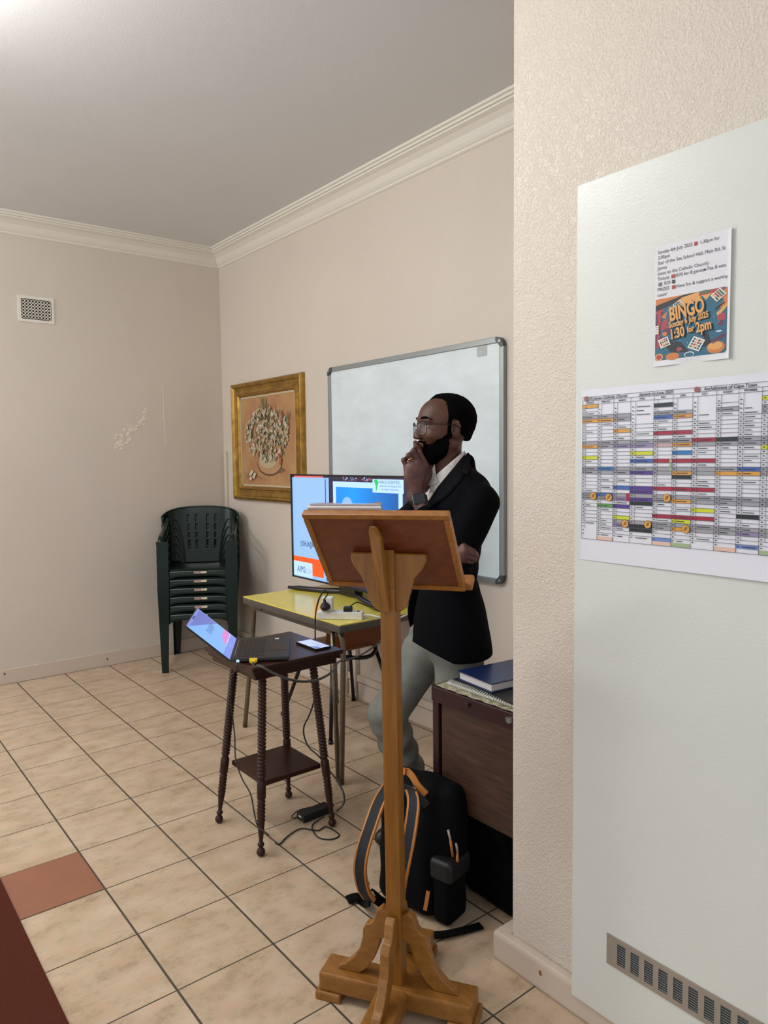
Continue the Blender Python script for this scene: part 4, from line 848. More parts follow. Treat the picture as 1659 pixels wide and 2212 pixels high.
for u in (1266, 1503):
    f = MB(mat('crest_'+str(u), '#9c5f5a', .4, noise=.3, nscale=200)); f.lathe([(.0062, 0), (.0062, .0004)], DM(wx(u), zt+PT*1.6, 7)); f.build('crest', t, label='small round reddish crest')
for m, r in ((0, 24.6), (1, 24.8), (2, 31.6), (3, 31.4), (4, 24.4), (5, 31.9)):
    f = MB(pc_[KO], pc_[KX]); M0 = DM(mx_[cols[m][1]]-.010, zt-PT*(r+.4), 8); f.lathe([(.0095, 0), (.0095, .0003)], M0, 1); f.lathe([(.0087, 0), (.0087, .0006)], M0, 0)
    f.box((-.0015, 0, .0007), (.0014, .009, .0003), M0, mi=1, R=Matrix.Rotation(-.4, 3, 'Z')); f.box((.002, .001, .0007), (.0014, .009, .0003), M0, mi=1, R=Matrix.Rotation(-.4, 3, 'Z')); f.build('round_sticker', t, label='round orange sticker')

# ------------------------------------------------------------------ person
Rh = np.array([math.cos(YAW), -math.sin(YAW), 0]); Fh = np.array([math.sin(YAW), math.cos(YAW), 0])
ca, sa = math.cos(math.radians(18)), math.sin(math.radians(18))
FWD = -Rh*ca-Fh*sa; LFT = np.cross([0, 0, 1], FWD); UPV = np.array([0, 0, 1.])
BM_ = np.stack([FWD, LFT, UPV], 1).astype('f4')
T_ = at(985, 1200, 2.60); T_[2] = 0; T_ = T_.astype('f4')
def bl(P): return (P-T_)@BM_                                # room -> body axes (forward, left, up)
def bw(x, y, z): return T_+BM_@np.array([x, y, z], 'f4')
def lb(*p): return (np.array(at(*p), 'f4')-T_)@BM_           # picture place -> body axes
def wob(q, fr, am, ph=0): return am*(np.sin(q[:, 0]*fr+ph)*np.sin(q[:, 1]*fr*1.13+ph*2)+np.sin(q[:, 2]*fr*.9+ph*3+q[:, 0]*fr*.4))*.5
# joints in body axes
LS_ = np.array([-.012, .182, 1.322]); LE = lb(981, 1222, 2.40); LWr = lb(899, 1070, 2.50)
RS_ = np.array([-.005, -.182, 1.322]); RE = lb(868, 1135, 2.60); RW = lb(985, 1198, 2.375)
HO = np.array([.026, .0, 1.563])                            # head origin
def torso(q, g=0.):
    d = sm(.05, ell(q, (.032, 0, 1.23), (.090+g, .165+g, .17+g)), cap(q, (-.006, -.12, 1.340), (-.006, .12, 1.340), .055+g), ell(q, (.034, 0, 1.06), (.074+g, .140+g, .19)), ell(q, (.034, 0, .88), (.100+g, .160+g, .17)))
    return sm(.04, d, cap(q, (-.006, 0, 1.42), (-.006, .11, 1.365), .035+g), cap(q, (-.006, 0, 1.42), (-.006, -.11, 1.365), .035+g))
def jacket_full(q):
    d = torso(q, .016)
    d = smin(smin(d, ell(q, (.046, .0, .835), (.130, .186, .25)), .05), ell(q, (.030, 0, .76), (.146, .196, .17)), .04)
    arm = sm(.025, cap(q, LS_, LE, .063, .055), smax(cap(q, LE, LE+(LWr-LE)*.95, .052, .041), (q-(LE+(LWr-LE)*.80))@((LWr-LE)/np.linalg.norm(LWr-LE)).astype('f4'), .006))
    arm2 = sm(.025, cap(q, RS_, RE, .062, .051), smax(cap(q, RE, RE+(RW-RE)*.95, .05, .041), (q-(RE+(RW-RE)*.80))@((RW-RE)/np.linalg.norm(RW-RE)).astype('f4'), .006))
    col_ = sm(.015, cap(q, (-.026, -.04, 1.458), (-.026, .04, 1.458), .020), cap(q, (-.026, .04, 1.458), (.035, .086, 1.408), .016), cap(q, (-.026, -.04, 1.458), (.035, -.086, 1.408), .016)); d = smin(d, col_, .03)
    # folds of cloth at elbow, armpit and waist
    arm = arm+.0012*np.sin(q[:, 2]*55+q[:, 0]*70)+.0032*np.sin((q@(LE-LS_))*150+q[:, 1]*30)*np.exp(-((q-LE*.7-LS_*.3)**2).sum(1)/.006)
    d = smin(d, arm, .018); d = smin(d, arm2, .018)
    d = d+.0022*np.sin(q[:, 2]*95+q[:, 1]*40+q[:, 0]*25)*np.exp(-((q[:, 2]-1.08)**2)/.004)
    return d+wob(q, 22, .0025)
def jacket(P):
    q = bl(P); d = jacket_full(q)
    hem = .782+.10*(q[:, 0]+.03)**2-.0*q[:, 1]+.5*np.maximum(q[:, 0]-.09, 0)
    d = np.maximum(d, hem-q[:, 2])
    v = np.maximum(np.abs(q[:, 1])-(q[:, 2]-1.20)*.33, -(q[:, 0]+.035))
    lowv = np.maximum(np.where(q[:, 1] > 0, q[:, 1]-.01-(1.02-q[:, 2])*.10, -q[:, 1]-.05-(1.02-q[:, 2])*.6), -(q[:, 0]-.03)); lowv = np.maximum(lowv, q[:, 2]-1.02)
    d = smax(d, -v, .004); d = smax(d, -lowv, .004)
    nk = cap(q, (.038, 0, 1.42), (.032, 0, 1.62), .066); d = smax(d, -nk, .006)
    return d
m_suit = mat('black_blazer', '#06070b', .85, noise=.25, nscale=30, bump=.25, bscale=500, spec=.08)
m_skin = mat('brown_skin', '#5a3524', .55, noise=.18, nscale=22, col2='#472818', bump=.08, bscale=300); m_skinh = mat('brown_skin_hand', '#603a30', .5, noise=.2, nscale=40, col2='#422420', bump=.12, bscale=260)
m_hair = mat('black_hair', '#070606', .95, noise=.3, nscale=200, bump=.9, bscale=420, spec=.06, bdist=.006)
# head in its own axes (X forward, Y left, Z up), origin between the ears
def hq(P): return bl(P)-HO.astype('f4')
def abs1(q): r = q.copy(); r[:, 1] = np.abs(r[:, 1]); return r
def skull(r): return sm(.03, ell(r, (-.001, 0, .043), (.093, .075, .081)), ell(r, (.044, 0, .048), (.063, .060, .060)))
def face(r):
    d = smin(skull(r), ell(r, (.042, 0, -.018), (.064, .060, .082)), .03)
    d = sm(.018, d, ell(r, (.080, 0, -.082), (.026, .028, .022)), cap(r, (.004, .052, -.045), (.068, .018, -.085), .020, .016), ell(r, (.070, .038, -.014), (.030, .028, .024)))
    d = smin(d, cap(r, (.106, .004, .040), (.090, .044, .038), .0095, .008), .014)
    d = smax(d, -ell(r, (.121, .031, .018), (.018, .017, .012)), .014)
    d = sm(.010, d, cap(r, (.104, 0, .024), (.122, 0, -.014), .0075, .0105), ell(r, (.116, .0125, -.020), (.012, .0095, .0085)))
    d = smax(d, -ell(r, (.117, .0085, -.0295), (.006, .0038, .004)), .003)
    d = sm(.006, d, cap(r, (.112, 0, -.044), (.100, .023, -.050), .0075, .004), cap(r, (.110, 0, -.056), (.098, .021, -.0525), .0082, .0045))
    d = smax(d, -cap(r, (.121, 0, -.050), (.104, .025, -.0515), .0016), .003)
    ear = ell(r, (.006, .077, .004), (.0185, .008, .031), np.array([[.97, -.24, 0], [.24, .97, 0], [0, 0, 1]]))
    ear = smax(ear, -ell(r, (.012, .0855, .006), (.0105, .008, .020)), .004); ear = smin(ear, cap(r, (-.008, .083, .012), (0, .084, .030), .0035), .005)
    return smin(d, ear, .006)
def head(P):
    q = hq(P); r = abs1(q); d = face(r)
    n = cap(q, (.004, 0, -.02), (.014, 0, -.235), .049, .058); n = smin(n, cap(q, (.035, 0, -.10), (.030, 0, -.145), .018, .014), .02)
    return smin(d, n, .022)
def arm_hand(P):
    q = bl(P); d = cap(q, LE, LWr, .040, .0265)
    J = lambda u, v, e: lb(u, v, e)
    wr = LWr; k = .008
    mcp = [J(919, 1004, 2.492), J(906, 999, 2.483), J(892, 1002, 2.486), J(879, 1009, 2.497)]
    for m in mcp: d = smin(d, cap(q, wr, m, .020, .0125), .018)
    d = smin(d, ell(q, J(901, 1031, 2.50), (.043, .017, .046)), .02)
    F_ = [(mcp[0], J(906, 977, 2.490), J(899, 964, 2.503), J(897, 956, 2.520), .0102), (mcp[1], J(893, 975, 2.478), J(899, 968, 2.500), J(908, 972, 2.518), .0104), (mcp[2], J(883, 984, 2.478), J(889, 979, 2.503), J(899, 984, 2.520), .0098), (mcp[3], J(872, 994, 2.492), J(879, 990, 2.512), J(890, 995, 2.527), .0088)]
    for a, b, c, e, r in F_:
        f_ = sm(.003, cap(q, a, b, r*1.08, r*.98), cap(q, b, c, r*.98, r*.88), cap(q, c, e, r*.88, r*.76)); d = smin(d, f_, .0035)
    th = sm(.004, cap(q, J(914, 1050, 2.512), J(927, 1023, 2.53), .0145, .0125), cap(q, J(927, 1023, 2.53), J(931, 1004, 2.54), .0115, .0095)); d = smin(d, th, .010)
    return d
def hand_right(P):
    q = bl(P); d = cap(q, RE, RW, .036, .026); J = lb
    mcp = [J(1002, 1180, 2.345), J(1005, 1190, 2.335), J(1005, 1200, 2.338), J(1001, 1210, 2.345)]
    for m in mcp: d = smin(d, cap(q, RW, m, .018, .0112), .014)
    for (a, b, c, e, r) in ((mcp[0], J(1021, 1190, 2.345), J(1027, 1196, 2.37), J(1026, 1199, 2.39), .009), (mcp[1], J(1023, 1197, 2.338), J(1030, 1201, 2.365), J(1030, 1204, 2.385), .0092), (mcp[2], J(1021, 1206, 2.342), J(1027, 1209, 2.368), J(1027, 1211, 2.385), .0088), (mcp[3], J(1014, 1213, 2.352), J(1019, 1214, 2.375), J(1019, 1216, 2.39), .0078)):
        d = smin(d, sm(.003, cap(q, a, b, r*1.05, r), cap(q, b, c, r, r*.9), cap(q, c, e, r*.9, r*.8)), .003)
    return d
LH = np.array([.03, .088, .87]); LK = np.array([.03, .095, .47]); LA = np.array([-.0, .095, .09])
RHp = np.array([.01, -.088, .87]); RK = lb(836, 1545, 2.70); RA = lb(915, 1710, 2.80); RA[2] = .10
def core(P):
    q = bl(P); d = torso(q, -.012)
    for a, b, c in ((LH, LK, LA), (RHp, RK, RA)): d = smin(d, sm(.02, cap(q, a, b, .075, .048), cap(q, b, c, .048, .034)), .03)
    return sm(.02, d, cap(q, LS_, LE, .048, .038), cap(q, RS_, RE, .048, .038), cap(q, (.022, 0, 1.47), (.01, 0, 1.33), .044))
Wt = lambda x, y, z, e: ((bw(x, y, z)-e), (bw(x, y, z)+e))
h_lo, h_hi = Wt(0, 0, 1.56, np.array([.17, .17, .24])); wl_, wh_ = bw(*LWr)-.13, bw(*LWr)+.13; wl_ -= np.array([.10, .10, .12]); wh_ += np.array([.03, .03, .09])
rl, rhh = bw(*RW)-.13, bw(*RW)+.13
person = solid('person', [(head, h_lo, h_hi, .0026), (arm_hand, wl_, wh_, .0021, 1), (hand_right, rl, rhh, .0024, 1), (core, bw(0, 0, .75)-np.array([.42, .42, .72]), bw(0, 0, .75)+np.array([.42, .42, .72]), .009)], [m_skin, m_skinh], loc=(float(T_[0]), float(T_[1]), 0))
tag(person, 'bearded man in black blazer, glasses and grey trousers standing with hand to chin', 'person')
solid('blazer', [(jacket, bw(0, 0, 1.12)-np.array([.45, .45, .38]), bw(0, 0, 1.12)+np.array([.45, .45, .42]), .0055)], [m_suit], person)
def shirt(P):
    q = bl(P); d = torso(q, .004); d = np.maximum(d, .99-q[:, 2]); d = np.maximum(d, q[:, 2]-1.43)
    d = smax(d, -np.maximum(np.abs(q[:, 1])-(q[:, 2]-1.33)*.35, -q[:, 0]), .004)
    return np.maximum(d+wob(q, 60, .0016), -cap(q, (.042, 0, 1.40), (.030, 0, 1.6), .063))
def collar(P):
    q = bl(P); cx = .032; rr = np.sqrt(((q[:, 0]-cx)/1.06)**2+q[:, 1]**2); zt_ = 1.492-.62*(q[:, 0]+.04)
    R0 = .0605+np.maximum(zt_-q[:, 2], 0)*.38
    d = np.abs(rr-R0)-.0022; d = np.maximum(d, q[:, 2]-zt_); d = np.maximum(d, zt_-.047-.03*np.maximum(q[:, 0], 0)*10-q[:, 2])
    return np.maximum(d, -np.maximum(np.abs(q[:, 1])-.012-(1.46-q[:, 2])*.12, -(q[:, 0]-.03)))
def shirt_mat():
    g = G('white_dotted_shirt'); tc = g.n('ShaderNodeTexCoord').outputs['Object']; v = g.n('ShaderNodeTexVoronoi', Vector=tc, Scale=230.0, Randomness=.15)
    r = g.n('ShaderNodeMath', _operation='LESS_THAN', i0=v.outputs[0], i1=.26); mx = g.n('ShaderNodeMix', _data_type='RGBA'); g.set(mx, 'i0', r.outputs[0]); mx.inputs[6].default_value = c4(hexc('#dad5d0')); mx.inputs[7].default_value = c4(hexc('#777078'))
    g.B(Base_Color=mx.outputs[2], Roughness=.8); return g.m
sh = solid('shirt', [(shirt, bw(0, 0, 1.22)-.30, bw(0, 0, 1.22)+.26, .004), (collar, bw(0, 0, 1.44)-np.array([.12, .12, .09]), bw(0, 0, 1.44)+np.array([.12, .12, .08]), .0018)], [shirt_mat()], person, label='white shirt with small dark dots')
def trousers(P):
    q = bl(P); d = torso(q, .006); d = np.maximum(d, q[:, 2]-1.03)
    l = sm(.02, cap(q, LH, LK, .092, .074), cap(q, LK, LA+np.array([0, 0, -.03]), .073, .062))
    r_ = sm(.02, cap(q, RHp, RK, .094, .069), cap(q, RK, RA, .069, .060))
    r_ = r_+.0055*np.sin(q[:, 2]*70+q[:, 0]*45+q[:, 1]*20)*np.clip((.62-q[:, 2])*4, 0, 1)+.0045*np.sin(q[:, 2]*120-q[:, 0]*60)*np.exp(-((q[:, 2]-.86)**2)/.004)
    l = l+.003*np.sin(q[:, 2]*60+q[:, 0]*40)*np.clip((.6-q[:, 2])*3, 0, 1)
    d = smin(smin(d, l, .025), r_, .025)+wob(q, 38, .0022)
    return np.maximum(d, .045-q[:, 2])
m_jean = mat('grey_trousers', '#7c7d77', .85, noise=.12, nscale=14, col2='#686a63', bump=.3, bscale=420, spec=.2)
solid('trousers', [(trousers, bw(0, 0, .54)-np.array([.42, .42, .54]), bw(0, 0, .54)+np.array([.42, .42, .52]), .006)], [m_jean], person, label='grey-green trousers')
m_shoe = mat('dark_shoe', '#1c1512', .35)
for A__, yaw_ in ((LA, 0), (RA, 0)):
    ax_, ay_ = float(A__[0]), float(A__[1])
    def shoe(P, ax_=ax_, ay_=ay_):
        q = bl(P); d = sm(.03, ell(q, (ax_+.09, ay_, .035), (.11, .046, .05)), ell(q, (ax_-.02, ay_, .045), (.06, .038, .06))); return np.maximum(d, .002-q[:, 2])
    solid('shoe', [(shoe, bw(ax_, ay_, .05)-np.array([.24, .24, .06]), bw(ax_, ay_, .05)+np.array([.24, .24, .10]), .005)], [m_shoe], person)
# hair and beard: shells that follow the head
def hairf(P):
    q = hq(P); r = abs1(q); lim = np.maximum(.034, .074-.8*r[:, 1])+.0012*np.sin(q[:, 1]*260)*np.sin(q[:, 2]*240); d = skull(r)-np.clip((lim-q[:, 0])*.35, .0008, .0088); d = smin(d, ell(r, (-.026, 0, -.012), (.047, .058, .080)), .03)
    d = smax(d, q[:, 0]-lim, .006)
    low = np.where(q[:, 0] > -.012, .002, -.072+np.maximum(0, .0)); low = .0+np.clip((.002-q[:, 0])*6, 0, 1)*-.080
    d = smax(d, low-q[:, 2], .006)
    d = smax(d, -(ell(r, (.008, .080, .004), (.0235, .02, .036))), .003)
    side = cap(r, (.026, .0655, .03), (.026, .063, -.02), .010); d = smin(d, smax(side, q[:, 0]-.033, .004), .006)
    return d+.0012*np.sin(q[:, 0]*310)*np.sin(q[:, 1]*290)*np.sin(q[:, 2]*330)
def beardf(P):
    q = hq(P); r = abs1(q); up = np.where(r[:, 0] < .098, -.004-(r[:, 0]-.02)*.56, -.0345)+.0025*np.sin(q[:, 0]*210)*np.sin(q[:, 2]*160+q[:, 0]*90); off = np.clip((up-q[:, 2])*.32, .0004, .0058)*np.clip((q[:, 0]-.024)*60, .1, 1); off = np.where(r[:, 0] > .096, .0032, off); d = face(r)-off
    d = sm(.02, d, cap(r, (.022, .054, -.045), (.066, .022, -.086), .0215, .023), ell(r, (.076, 0, -.084), (.034, .033, .029)))
    d = smax(d, q[:, 2]-up, .004)
    d = smax(d, .028-q[:, 0], .006)
    d = smax(d, -(ell(r, (.112, 0, -.051), (.026, .0255, .0135))), .004)
    return d+.0011*np.sin(q[:, 0]*300)*np.sin(q[:, 1]*280)*np.sin(q[:, 2]*320)
solid('hair', [(hairf, h_lo, h_hi, .0026)], [m_hair], person, label='short black hair'); solid('beard', [(beardf, h_lo, h_hi, .0024)], [m_hair], person, label='full black beard')
def HW(x, y, z): return Vector([float(a) for a in bw(*(HO+np.array([x, y, z])))])
HM = basis(HW(0, 0, 0), tuple(FWD), tuple(LFT), (0, 0, 1))
m_eyew = mat('eye_white', '#a3968b', .2); m_iris = mat('dark_iris', '#120a06', .1)
for s in (-1, 1):
    f = MB(m_eyew, m_iris, m_skin); f.sph((.0915, s*.031, .017), .0125, HM); f.sph((.1005, s*.031, .0165), .0055, HM, mi=1)
    f.grid(lambda u, v: (.0915+.0135*math.cos((v*1.1+.12))*math.cos((u-.5)*2.6), s*.031+.0135*math.sin((u-.5)*2.6)*math.cos(v*1.1+.12), .017+.0135*math.sin(v*1.1+.12)), 12, 6, HM, mi=2); f.build('eye', person)
    f = MB(m_hair); pp = bez([(.1105, s*.012, .0405), (.108, s*.024, .0445), (.1015, s*.038, .0450), (.090, s*.050, .0405), (.083, s*.056, .036)], 4); f.tube(pp, [.0012+.0036*math.sin(math.pi*min(1, (k+1.5)/len(pp))) for k in range(len(pp))], HM, seg=8, flat=1.3); f.build('eyebrow', person)
gl = MB(mat('dark_spectacle_frame', '#1a1413', .25))
def rim(s):
    pts = []
    for k in range(25):
        a = 2*math.pi*k/24; cx_, cz_ = math.cos(a), math.sin(a); ex = lambda v: math.copysign(abs(v)**.62, v)
        y = s*(.035+.0265*ex(cx_)); z = .0075+.0215*ex(cz_)-.001*cx_; pts.append((.1225-.0145*(abs(y)/.06)**2, y, z))
    return pts
for s in (-1, 1):
    gl.tube(rim(s), .0013, HM, seg=6); gl.tube([p for p in rim(s) if p[2] > .018], .0025, HM, seg=6)
    gl.tube([(.107, s*.061, .022), (.096, s*.0675, .022), (.05, s*.0775, .021), (.012, s*.0815, .020), (-.004, s*.083, .008)], .0017, HM, seg=6)
gl.tube([(.1230, -.010, .016), (.1265, 0, .019), (.1230, .010, .016)], .0013, HM, seg=6)
gg = gl.build('glasses_frame', person, label='dark thin-rimmed glasses')
g_ = G('lens_glass'); g_.B(Base_Color=(1, 1, 1, 1), Roughness=.02, Alpha=.05); m_lens = g_.m
for s in (-1, 1):
    f = MB(m_lens); f.poly([p for p in rim(s)[:-1]], HM); f.build('lens', gg)
# watch and ring
wa = Vector([float(a) for a in bw(*(LWr+(LE-LWr)*.06))]); ud = Vector([float(a) for a in BM_@((LWr-LE)/np.linalg.norm(LWr-LE))]).normalized(); ud = (ud*.35+Vector((0, 0, .75))).normalized(); cm = (Vector(CC.tolist())-wa).normalized(); xz = (cm-ud*cm.dot(ud)).normalized(); xr = ud.cross(xz).normalized()
WM = basis(wa, tuple(xr), tuple(ud), tuple(xz)); f = MB(mat('watch_band', '#16171b', .45)); f.tube([(.031*math.cos(q), 0, .030*math.sin(q)) for q in np.linspace(0, 6.2832, 25)], .0028, WM, seg=8, cap=False)
f = MB(mat('watch_band', '#16171b', .45)); f.grid(lambda u, v: (.0315*math.cos(u*6.2832), -.0115+.023*v, .0305*math.sin(u*6.2832)), 30, 2, WM); o = f.build('watch_band', person); mm = o.modifiers.new('t', 'SOLIDIFY'); mm.thickness = .002; mm.offset = 1
f = MB(mat('watch_glass', '#1d1f25', .12), mat('watch_side', '#8a8c92', .25, metal=.8)); f.box((.004, 0, .0325), (.042, .037, .009), WM, bev=.0035); f.box((-.0180, 0, .0315), (.003, .030, .008), WM, mi=1, bev=.001); f.build('watch', person, label='black smartwatch')
rc = [bw(*lb(883.5, 990.5, 2.4815)), bw(*lb(890, 998, 2.4815))]; a_ = Vector([float(x) for x in rc[0]]); dvr = (Vector([float(x) for x in bw(*lb(893, 1003, 2.486))])-Vector([float(x) for x in bw(*lb(883, 984, 2.478))])).normalized()
RMx = Matrix.Translation(Vector([float(x) for x in bw(*lb(886.5, 990.5, 2.481))])) @ dvr.to_track_quat('Z', 'Y').to_matrix().to_4x4(); f = MB(mat('gold', '#d9a45a', .2, metal=1)); f.lathe([(.0104, -.0018), (.0112, -.0018), (.0112, .0018), (.0104, .0018)], RMx); f.build('ring', person, label='gold ring')
# lapels, pocket and seams laid on the blazer's surface
def hit(u, v, off=.004):
    d0 = 2.05; r = ray(u, v)
    for _ in range(70):
        p = (CC+r*d0).astype('f4')[None]; s_ = float(jacket_full(bl(p))[0])
        if s_ < off: break
        d0 += max(s_-off, .0006)*.8
        if d0 > 3.0: return None
    return CC+r*d0
def strip(a, b, off=.0045, n=16, m=4):
    P = []
    for i in range(n+1):
        t = i/n
        def pl(L, t):
            seg = [math.dist(L[k], L[k+1]) for k in range(len(L)-1)]; s = t*sum(seg)
            for k, g in enumerate(seg):
                if s <= g or k == len(seg)-1: q = s/g; return (L[k][0]+(L[k+1][0]-L[k][0])*q, L[k][1]+(L[k+1][1]-L[k][1])*q)
                s -= g
        A, Bp = pl(a, t), pl(b, t); P.append([hit(A[0]+(Bp[0]-A[0])*j/m, A[1]+(Bp[1]-A[1])*j/m, off) for j in range(m+1)])
    return P
def strip_mesh(mb, P, mi=0):
    V = [[mb.bm.verts.new([float(c) for c in p]) if p is not None else None for p in row] for row in P]
    for i in range(len(V)-1):
        for j in range(len(V[0])-1):
            q = (V[i][j], V[i+1][j], V[i+1][j+1], V[i][j+1])
            if all(x is not None for x in q): f_ = mb.bm.faces.new(q); f_.smooth = True; f_.material_index = mi
def leaf_sdf(q):
    rr = np.sqrt(((q[:, 0]-.032)/1.06)**2+q[:, 1]**2); zt_ = 1.492-.62*(q[:, 0]+.04); return np.maximum(np.minimum(rr-(.0605+np.maximum(zt_-q[:, 2], 0)*.38), 9), q[:, 2]-1.50)
_jf = jacket_full; jacket_full = lambda q: np.minimum(leaf_sdf(q), torso(q, .004))
f = MB(bpy.data.materials['white_dotted_shirt']); strip_mesh(f, strip([(1007, 970), (975, 997), (941, 1027)], [(1012, 990), (986, 1018), (951, 1048)], off=.004))
strip_mesh(f, strip([(938, 1003), (940, 1015), (941, 1028)], [(918, 1046), (930, 1050), (946, 1043)], off=.007, n=8)); o = f.build('collar', sh, label='open shirt collar'); mm = o.modifiers.new('t', 'SOLIDIFY'); mm.thickness = .002; mm.offset = 1
jacket_full = _jf
f = MB(mat('blazer_lapel', '#090a10', .8, bump=.2, bscale=500, spec=.1))
strip_mesh(f, strip([(1009, 975), (985, 1004), (964, 1029), (945, 1052), (921, 1090)], [(1012, 985), (1004, 1022), (994, 1040), (965, 1072), (926, 1098)]))
strip_mesh(f, strip([(1008, 974), (1006, 990), (998, 1018)], [(1018, 984), (1016, 1002), (1010, 1026)], off=.0065, n=8))
o = f.build('lapel', person, label='blazer lapel with a notch'); mm = o.modifiers.new('t', 'SOLIDIFY'); mm.thickness = .004; mm.offset = -1

# ------------------------------------------------------------------ bags on the floor
BA = np.array([3.556, -1.165, 0.]); n_ = np.array([.21, -.977, 0]); n_ /= np.linalg.norm(n_); w_ = np.cross([0, 0, 1.], n_)   # strap side faces n_, width axis w_
w_ = w_ if w_@Rh > 0 else -w_
KM = np.stack([w_, -n_, UPV], 1).astype('f4'); BAf = BA.astype('f4')
def kl(P): return (P-BAf)@KM                               # width, depth (away), up
def bag(P):
    q = kl(P); q = q.copy(); q[:, 1] -= .10*np.clip(q[:, 2]-.05, 0, 1)*.5
    d = rbox(q, (0, .065, .225), (.118, .065, .225), .05); d = smin(d, rbox(q, (.0, .14, .17), (.1, .04, .15), .035), .02)
    d = smin(d, rbox(q, (.085, .085, .31), (.095, .055, .135), .05), .03)
    z = np.clip((q[:, 2]-.30)/.15, 0, 1); d = d+.018*z*z
    return d+.0025*np.sin(q[:, 2]*45+q[:, 0]*30)*np.sin(q[:, 1]*50)
def pocket(P):
    q = kl(P); return rbox(q, (.142, .07, .105), (.034, .055, .100), .02)+.001*np.sin(q[:, 2]*80)
def pocket_flap(P):
    q = kl(P); return rbox(q, (.145, .068, .185), (.042, .061, .035), .016)
m_bag = mat('black_nylon', '#050608', .8, bump=.3, bscale=300, spec=.12); m_strap = mat('charcoal_webbing', '#22252b', .8, bump=.4, bscale=500); m_orng = mat('orange_trim', '#c07a34', .6, noise=.15, nscale=30)
t = thing('backpack', 'black backpack with orange-edged shoulder straps standing behind the lectern', 'backpack', BA)
solid('body', [(bag, BA-np.array([.33, .33, .01]), BA+np.array([.33, .33, .5]), .006)], [m_bag], t)
sp_ = solid('side_pocket', [(pocket, BA-np.array([.33, .33, .01]), BA+np.array([.33, .33, .32]), .005)], [m_bag], t); solid('pocket_flap', [(pocket_flap, BA-np.array([.33, .33, 0]), BA+np.array([.33, .33, .32]), .004)], [mat('flap_nylon', '#121418', .5, bump=.2, bscale=300)], sp_)
def ribbon(mb, pts, wid, th, mi=0, side=None, n=8):
    P = [Vector([float(a) for a in p]) for p in bez(pts, n)]; sd_ = Vector([float(a) for a in side])
    rr_ = []
    for i, p in enumerate(P):
        tg = (P[min(i+1, len(P)-1)]-P[max(i-1, 0)]).normalized(); s = (sd_-tg*sd_.dot(tg)).normalized(); nn = tg.cross(s).normalized()
        rr_.append([mb.bm.verts.new(p+s*a*wid/2+nn*b*th/2) for a, b in ((-1, -1), (1, -1), (1, 1), (-1, 1))])
    for i in range(len(rr_)-1):
        for j in range(4): q = mb.bm.faces.new((rr_[i][j], rr_[i][(j+1) % 4], rr_[i+1][(j+1) % 4], rr_[i+1][j])); q.material_index = mi
    mb.bm.faces.new(rr_[0][::-1]); mb.bm.faces.new(rr_[-1])
side_ = tuple((Rh*.8-Fh*.35).tolist())
sp1 = [at(838, 1700, 2.250), at(818, 1735, 2.180), at(800, 1785, 2.130), at(784, 1835, 2.110), at(778, 1880, 2.120), at(785, 1920, 2.150), at(798, 1942, 2.180)]
f = MB(m_strap); ribbon(f, sp1, .038, .010, side=side_); st1 = f.build('shoulder_strap', t)
f = MB(m_orng)
for s in (-1, 1): ribbon(f, [np.array(p)+np.array(side_)*s*.0195 for p in sp1], .005, .0115, side=side_)
f.build('piping', st1, label='orange edge piping')
sp2 = [at(884, 1702, 2.250), at(893, 1730, 2.190), at(890, 1770, 2.160), at(880, 1830, 2.140), at(868, 1890, 2.150), at(862, 1930, 2.180)]
f = MB(m_strap); ribbon(f, sp2, .036, .010, side=side_); st2 = f.build('shoulder_strap', t)
f = MB(m_orng)
for s in (-1, 1): ribbon(f, [np.array(p)+np.array(side_)*s*.0185 for p in sp2], .006, .0115, side=side_)
f.build('piping', st2, label='orange edge piping')
f = MB(m_orng); ribbon(f, [at(862, 1675, 2.270), at(876, 1665, 2.270), at(890, 1676, 2.260), at(903, 1697, 2.250), at(921, 1716, 2.240)], .020, .006, side=side_); f.build('carry_handle', t, label='orange carry handle')
f = MB(m_strap); ribbon(f, [at(862, 1700, 2.240), at(884, 1706, 2.235), at(905, 1722, 2.220), at(922, 1740, 2.220)], .022, .008, side=(0, 0, 1)); f.build('top_webbing', t)
f = MB(m_bag); ribbon(f, [at(800, 1940, 2.190), onp(2, .02, 790, 1945), onp(2, .012, 770, 1938), onp(2, .008, 750, 1944)], .042, .006, side=tuple((-Fh).tolist())); ribbon(f, [at(800, 1930, 2.190), at(822, 1948, 2.220), at(845, 1960, 2.240)], .03, .012, side=(0, 0, 1)); f.build('strap_end', t)
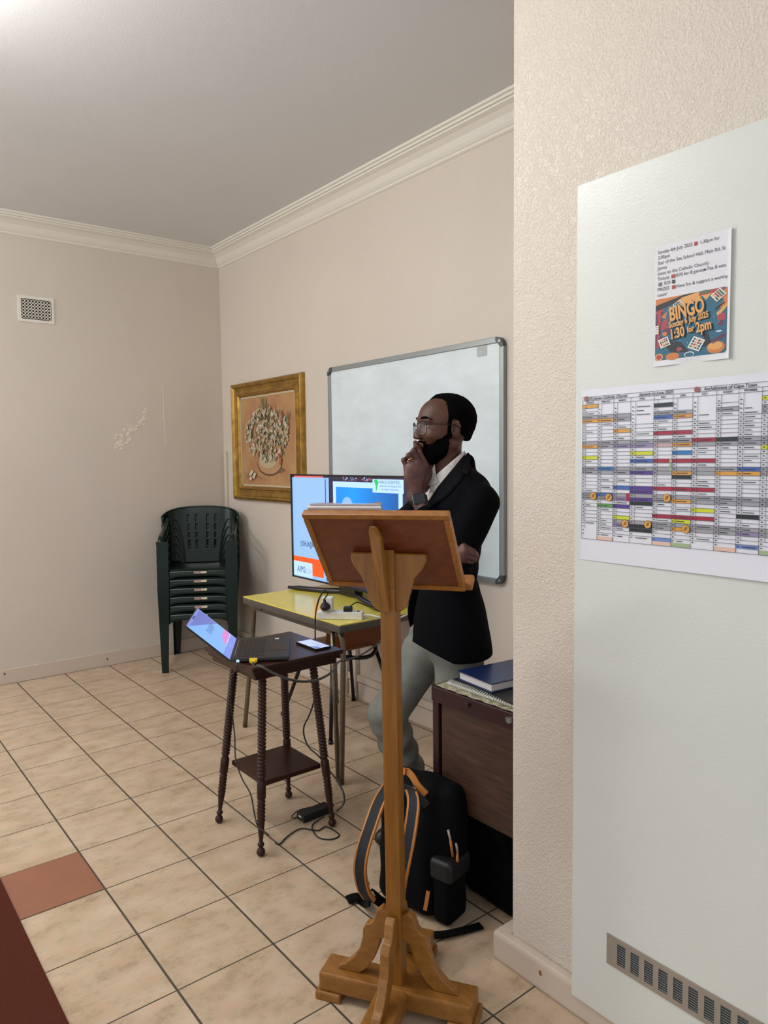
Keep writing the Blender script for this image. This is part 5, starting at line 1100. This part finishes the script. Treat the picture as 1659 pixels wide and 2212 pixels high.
f = MB(m_bag); ribbon(f, [onp(2, .010, 932, 2020), onp(2, .012, 960, 2018), onp(2, .008, 1000, 2010), onp(2, .008, 1040, 1999)], .030, .004, side=tuple((-Fh*.9+Rh*.2).tolist())); f.build('strap_end', t)
m_bk = mat('buckle_grey', '#b9aca0', .4)
for a, b in (((786, 1895, 2.15), (796, 1911, 2.16)), ((802, 1928, 2.17), (808, 1936, 2.17))):
    f = MB(m_bk); f.tube([at(*a), at(*b)], .006, seg=6, flat=.6); f.build('buckle', t, label='pale plastic buckle')
def hit_s(sdf, u, v, off=.002):
    d0 = 1.9; r = ray(u, v)
    for _ in range(90):
        s_ = float(sdf((CC+r*d0).astype('f4')[None])[0])
        if s_ < off or d0 > 3: break
        d0 += max(s_-off, .0008)*.85
    return CC+r*d0
both = lambda P: np.minimum(np.minimum(bag(P), pocket(P)), pocket_flap(P))
f = MB(m_orng)
ribbon(f, [hit_s(both, 925, 1925), hit_s(both, 922, 1945), hit_s(both, 918, 1966)], .012, .004, side=side_); f.build('base_trim', t, label='orange trim at the base')
for a, b, c in (((968, 1793, 2.215), (973, 1815, 2.215), (978, 1850, 2.22)), ((985, 1822, 2.235), (988, 1840, 2.235), (988, 1862, 2.24))):
    a, b, c = [hit_s(both, *k_[:2], .004) for k_ in (a, b, c)]; f = MB(m_bk, m_orng); f.tube([a, b], .004, seg=6); f.tube([b, c], .0045, seg=6, mi=1); f.build('zip_pull', t, label='zip pull with orange cord')
BB = onp(2, 0, 1040, 1890)+np.array([.0, .10, 0]); BB = np.array([3.71, -.80, 0.]); BBf = BB.astype('f4')
def bag2(P):
    q = P-BBf; d = rbox(q, (0, 0, .19), (.145, .13, .20), .06); return d+.006*np.sin(q[:, 0]*28+q[:, 2]*22)*np.sin(q[:, 1]*26)
t = thing('black_bag', 'slouching black bag in the dark under the desk', 'bag', BB)
solid('body', [(bag2, BB-np.array([.24, .24, .01]), BB+np.array([.24, .24, .42]), .008)], [m_bag], t)
f = MB(m_bag); ribbon(f, [BB+np.array([-.1, -.12, .20]), BB+np.array([-.06, -.16, .30]), BB+np.array([.06, -.16, .30]), BB+np.array([.1, -.12, .20])], .03, .006, side=(0, 1, 0)); f.build('handle', t)
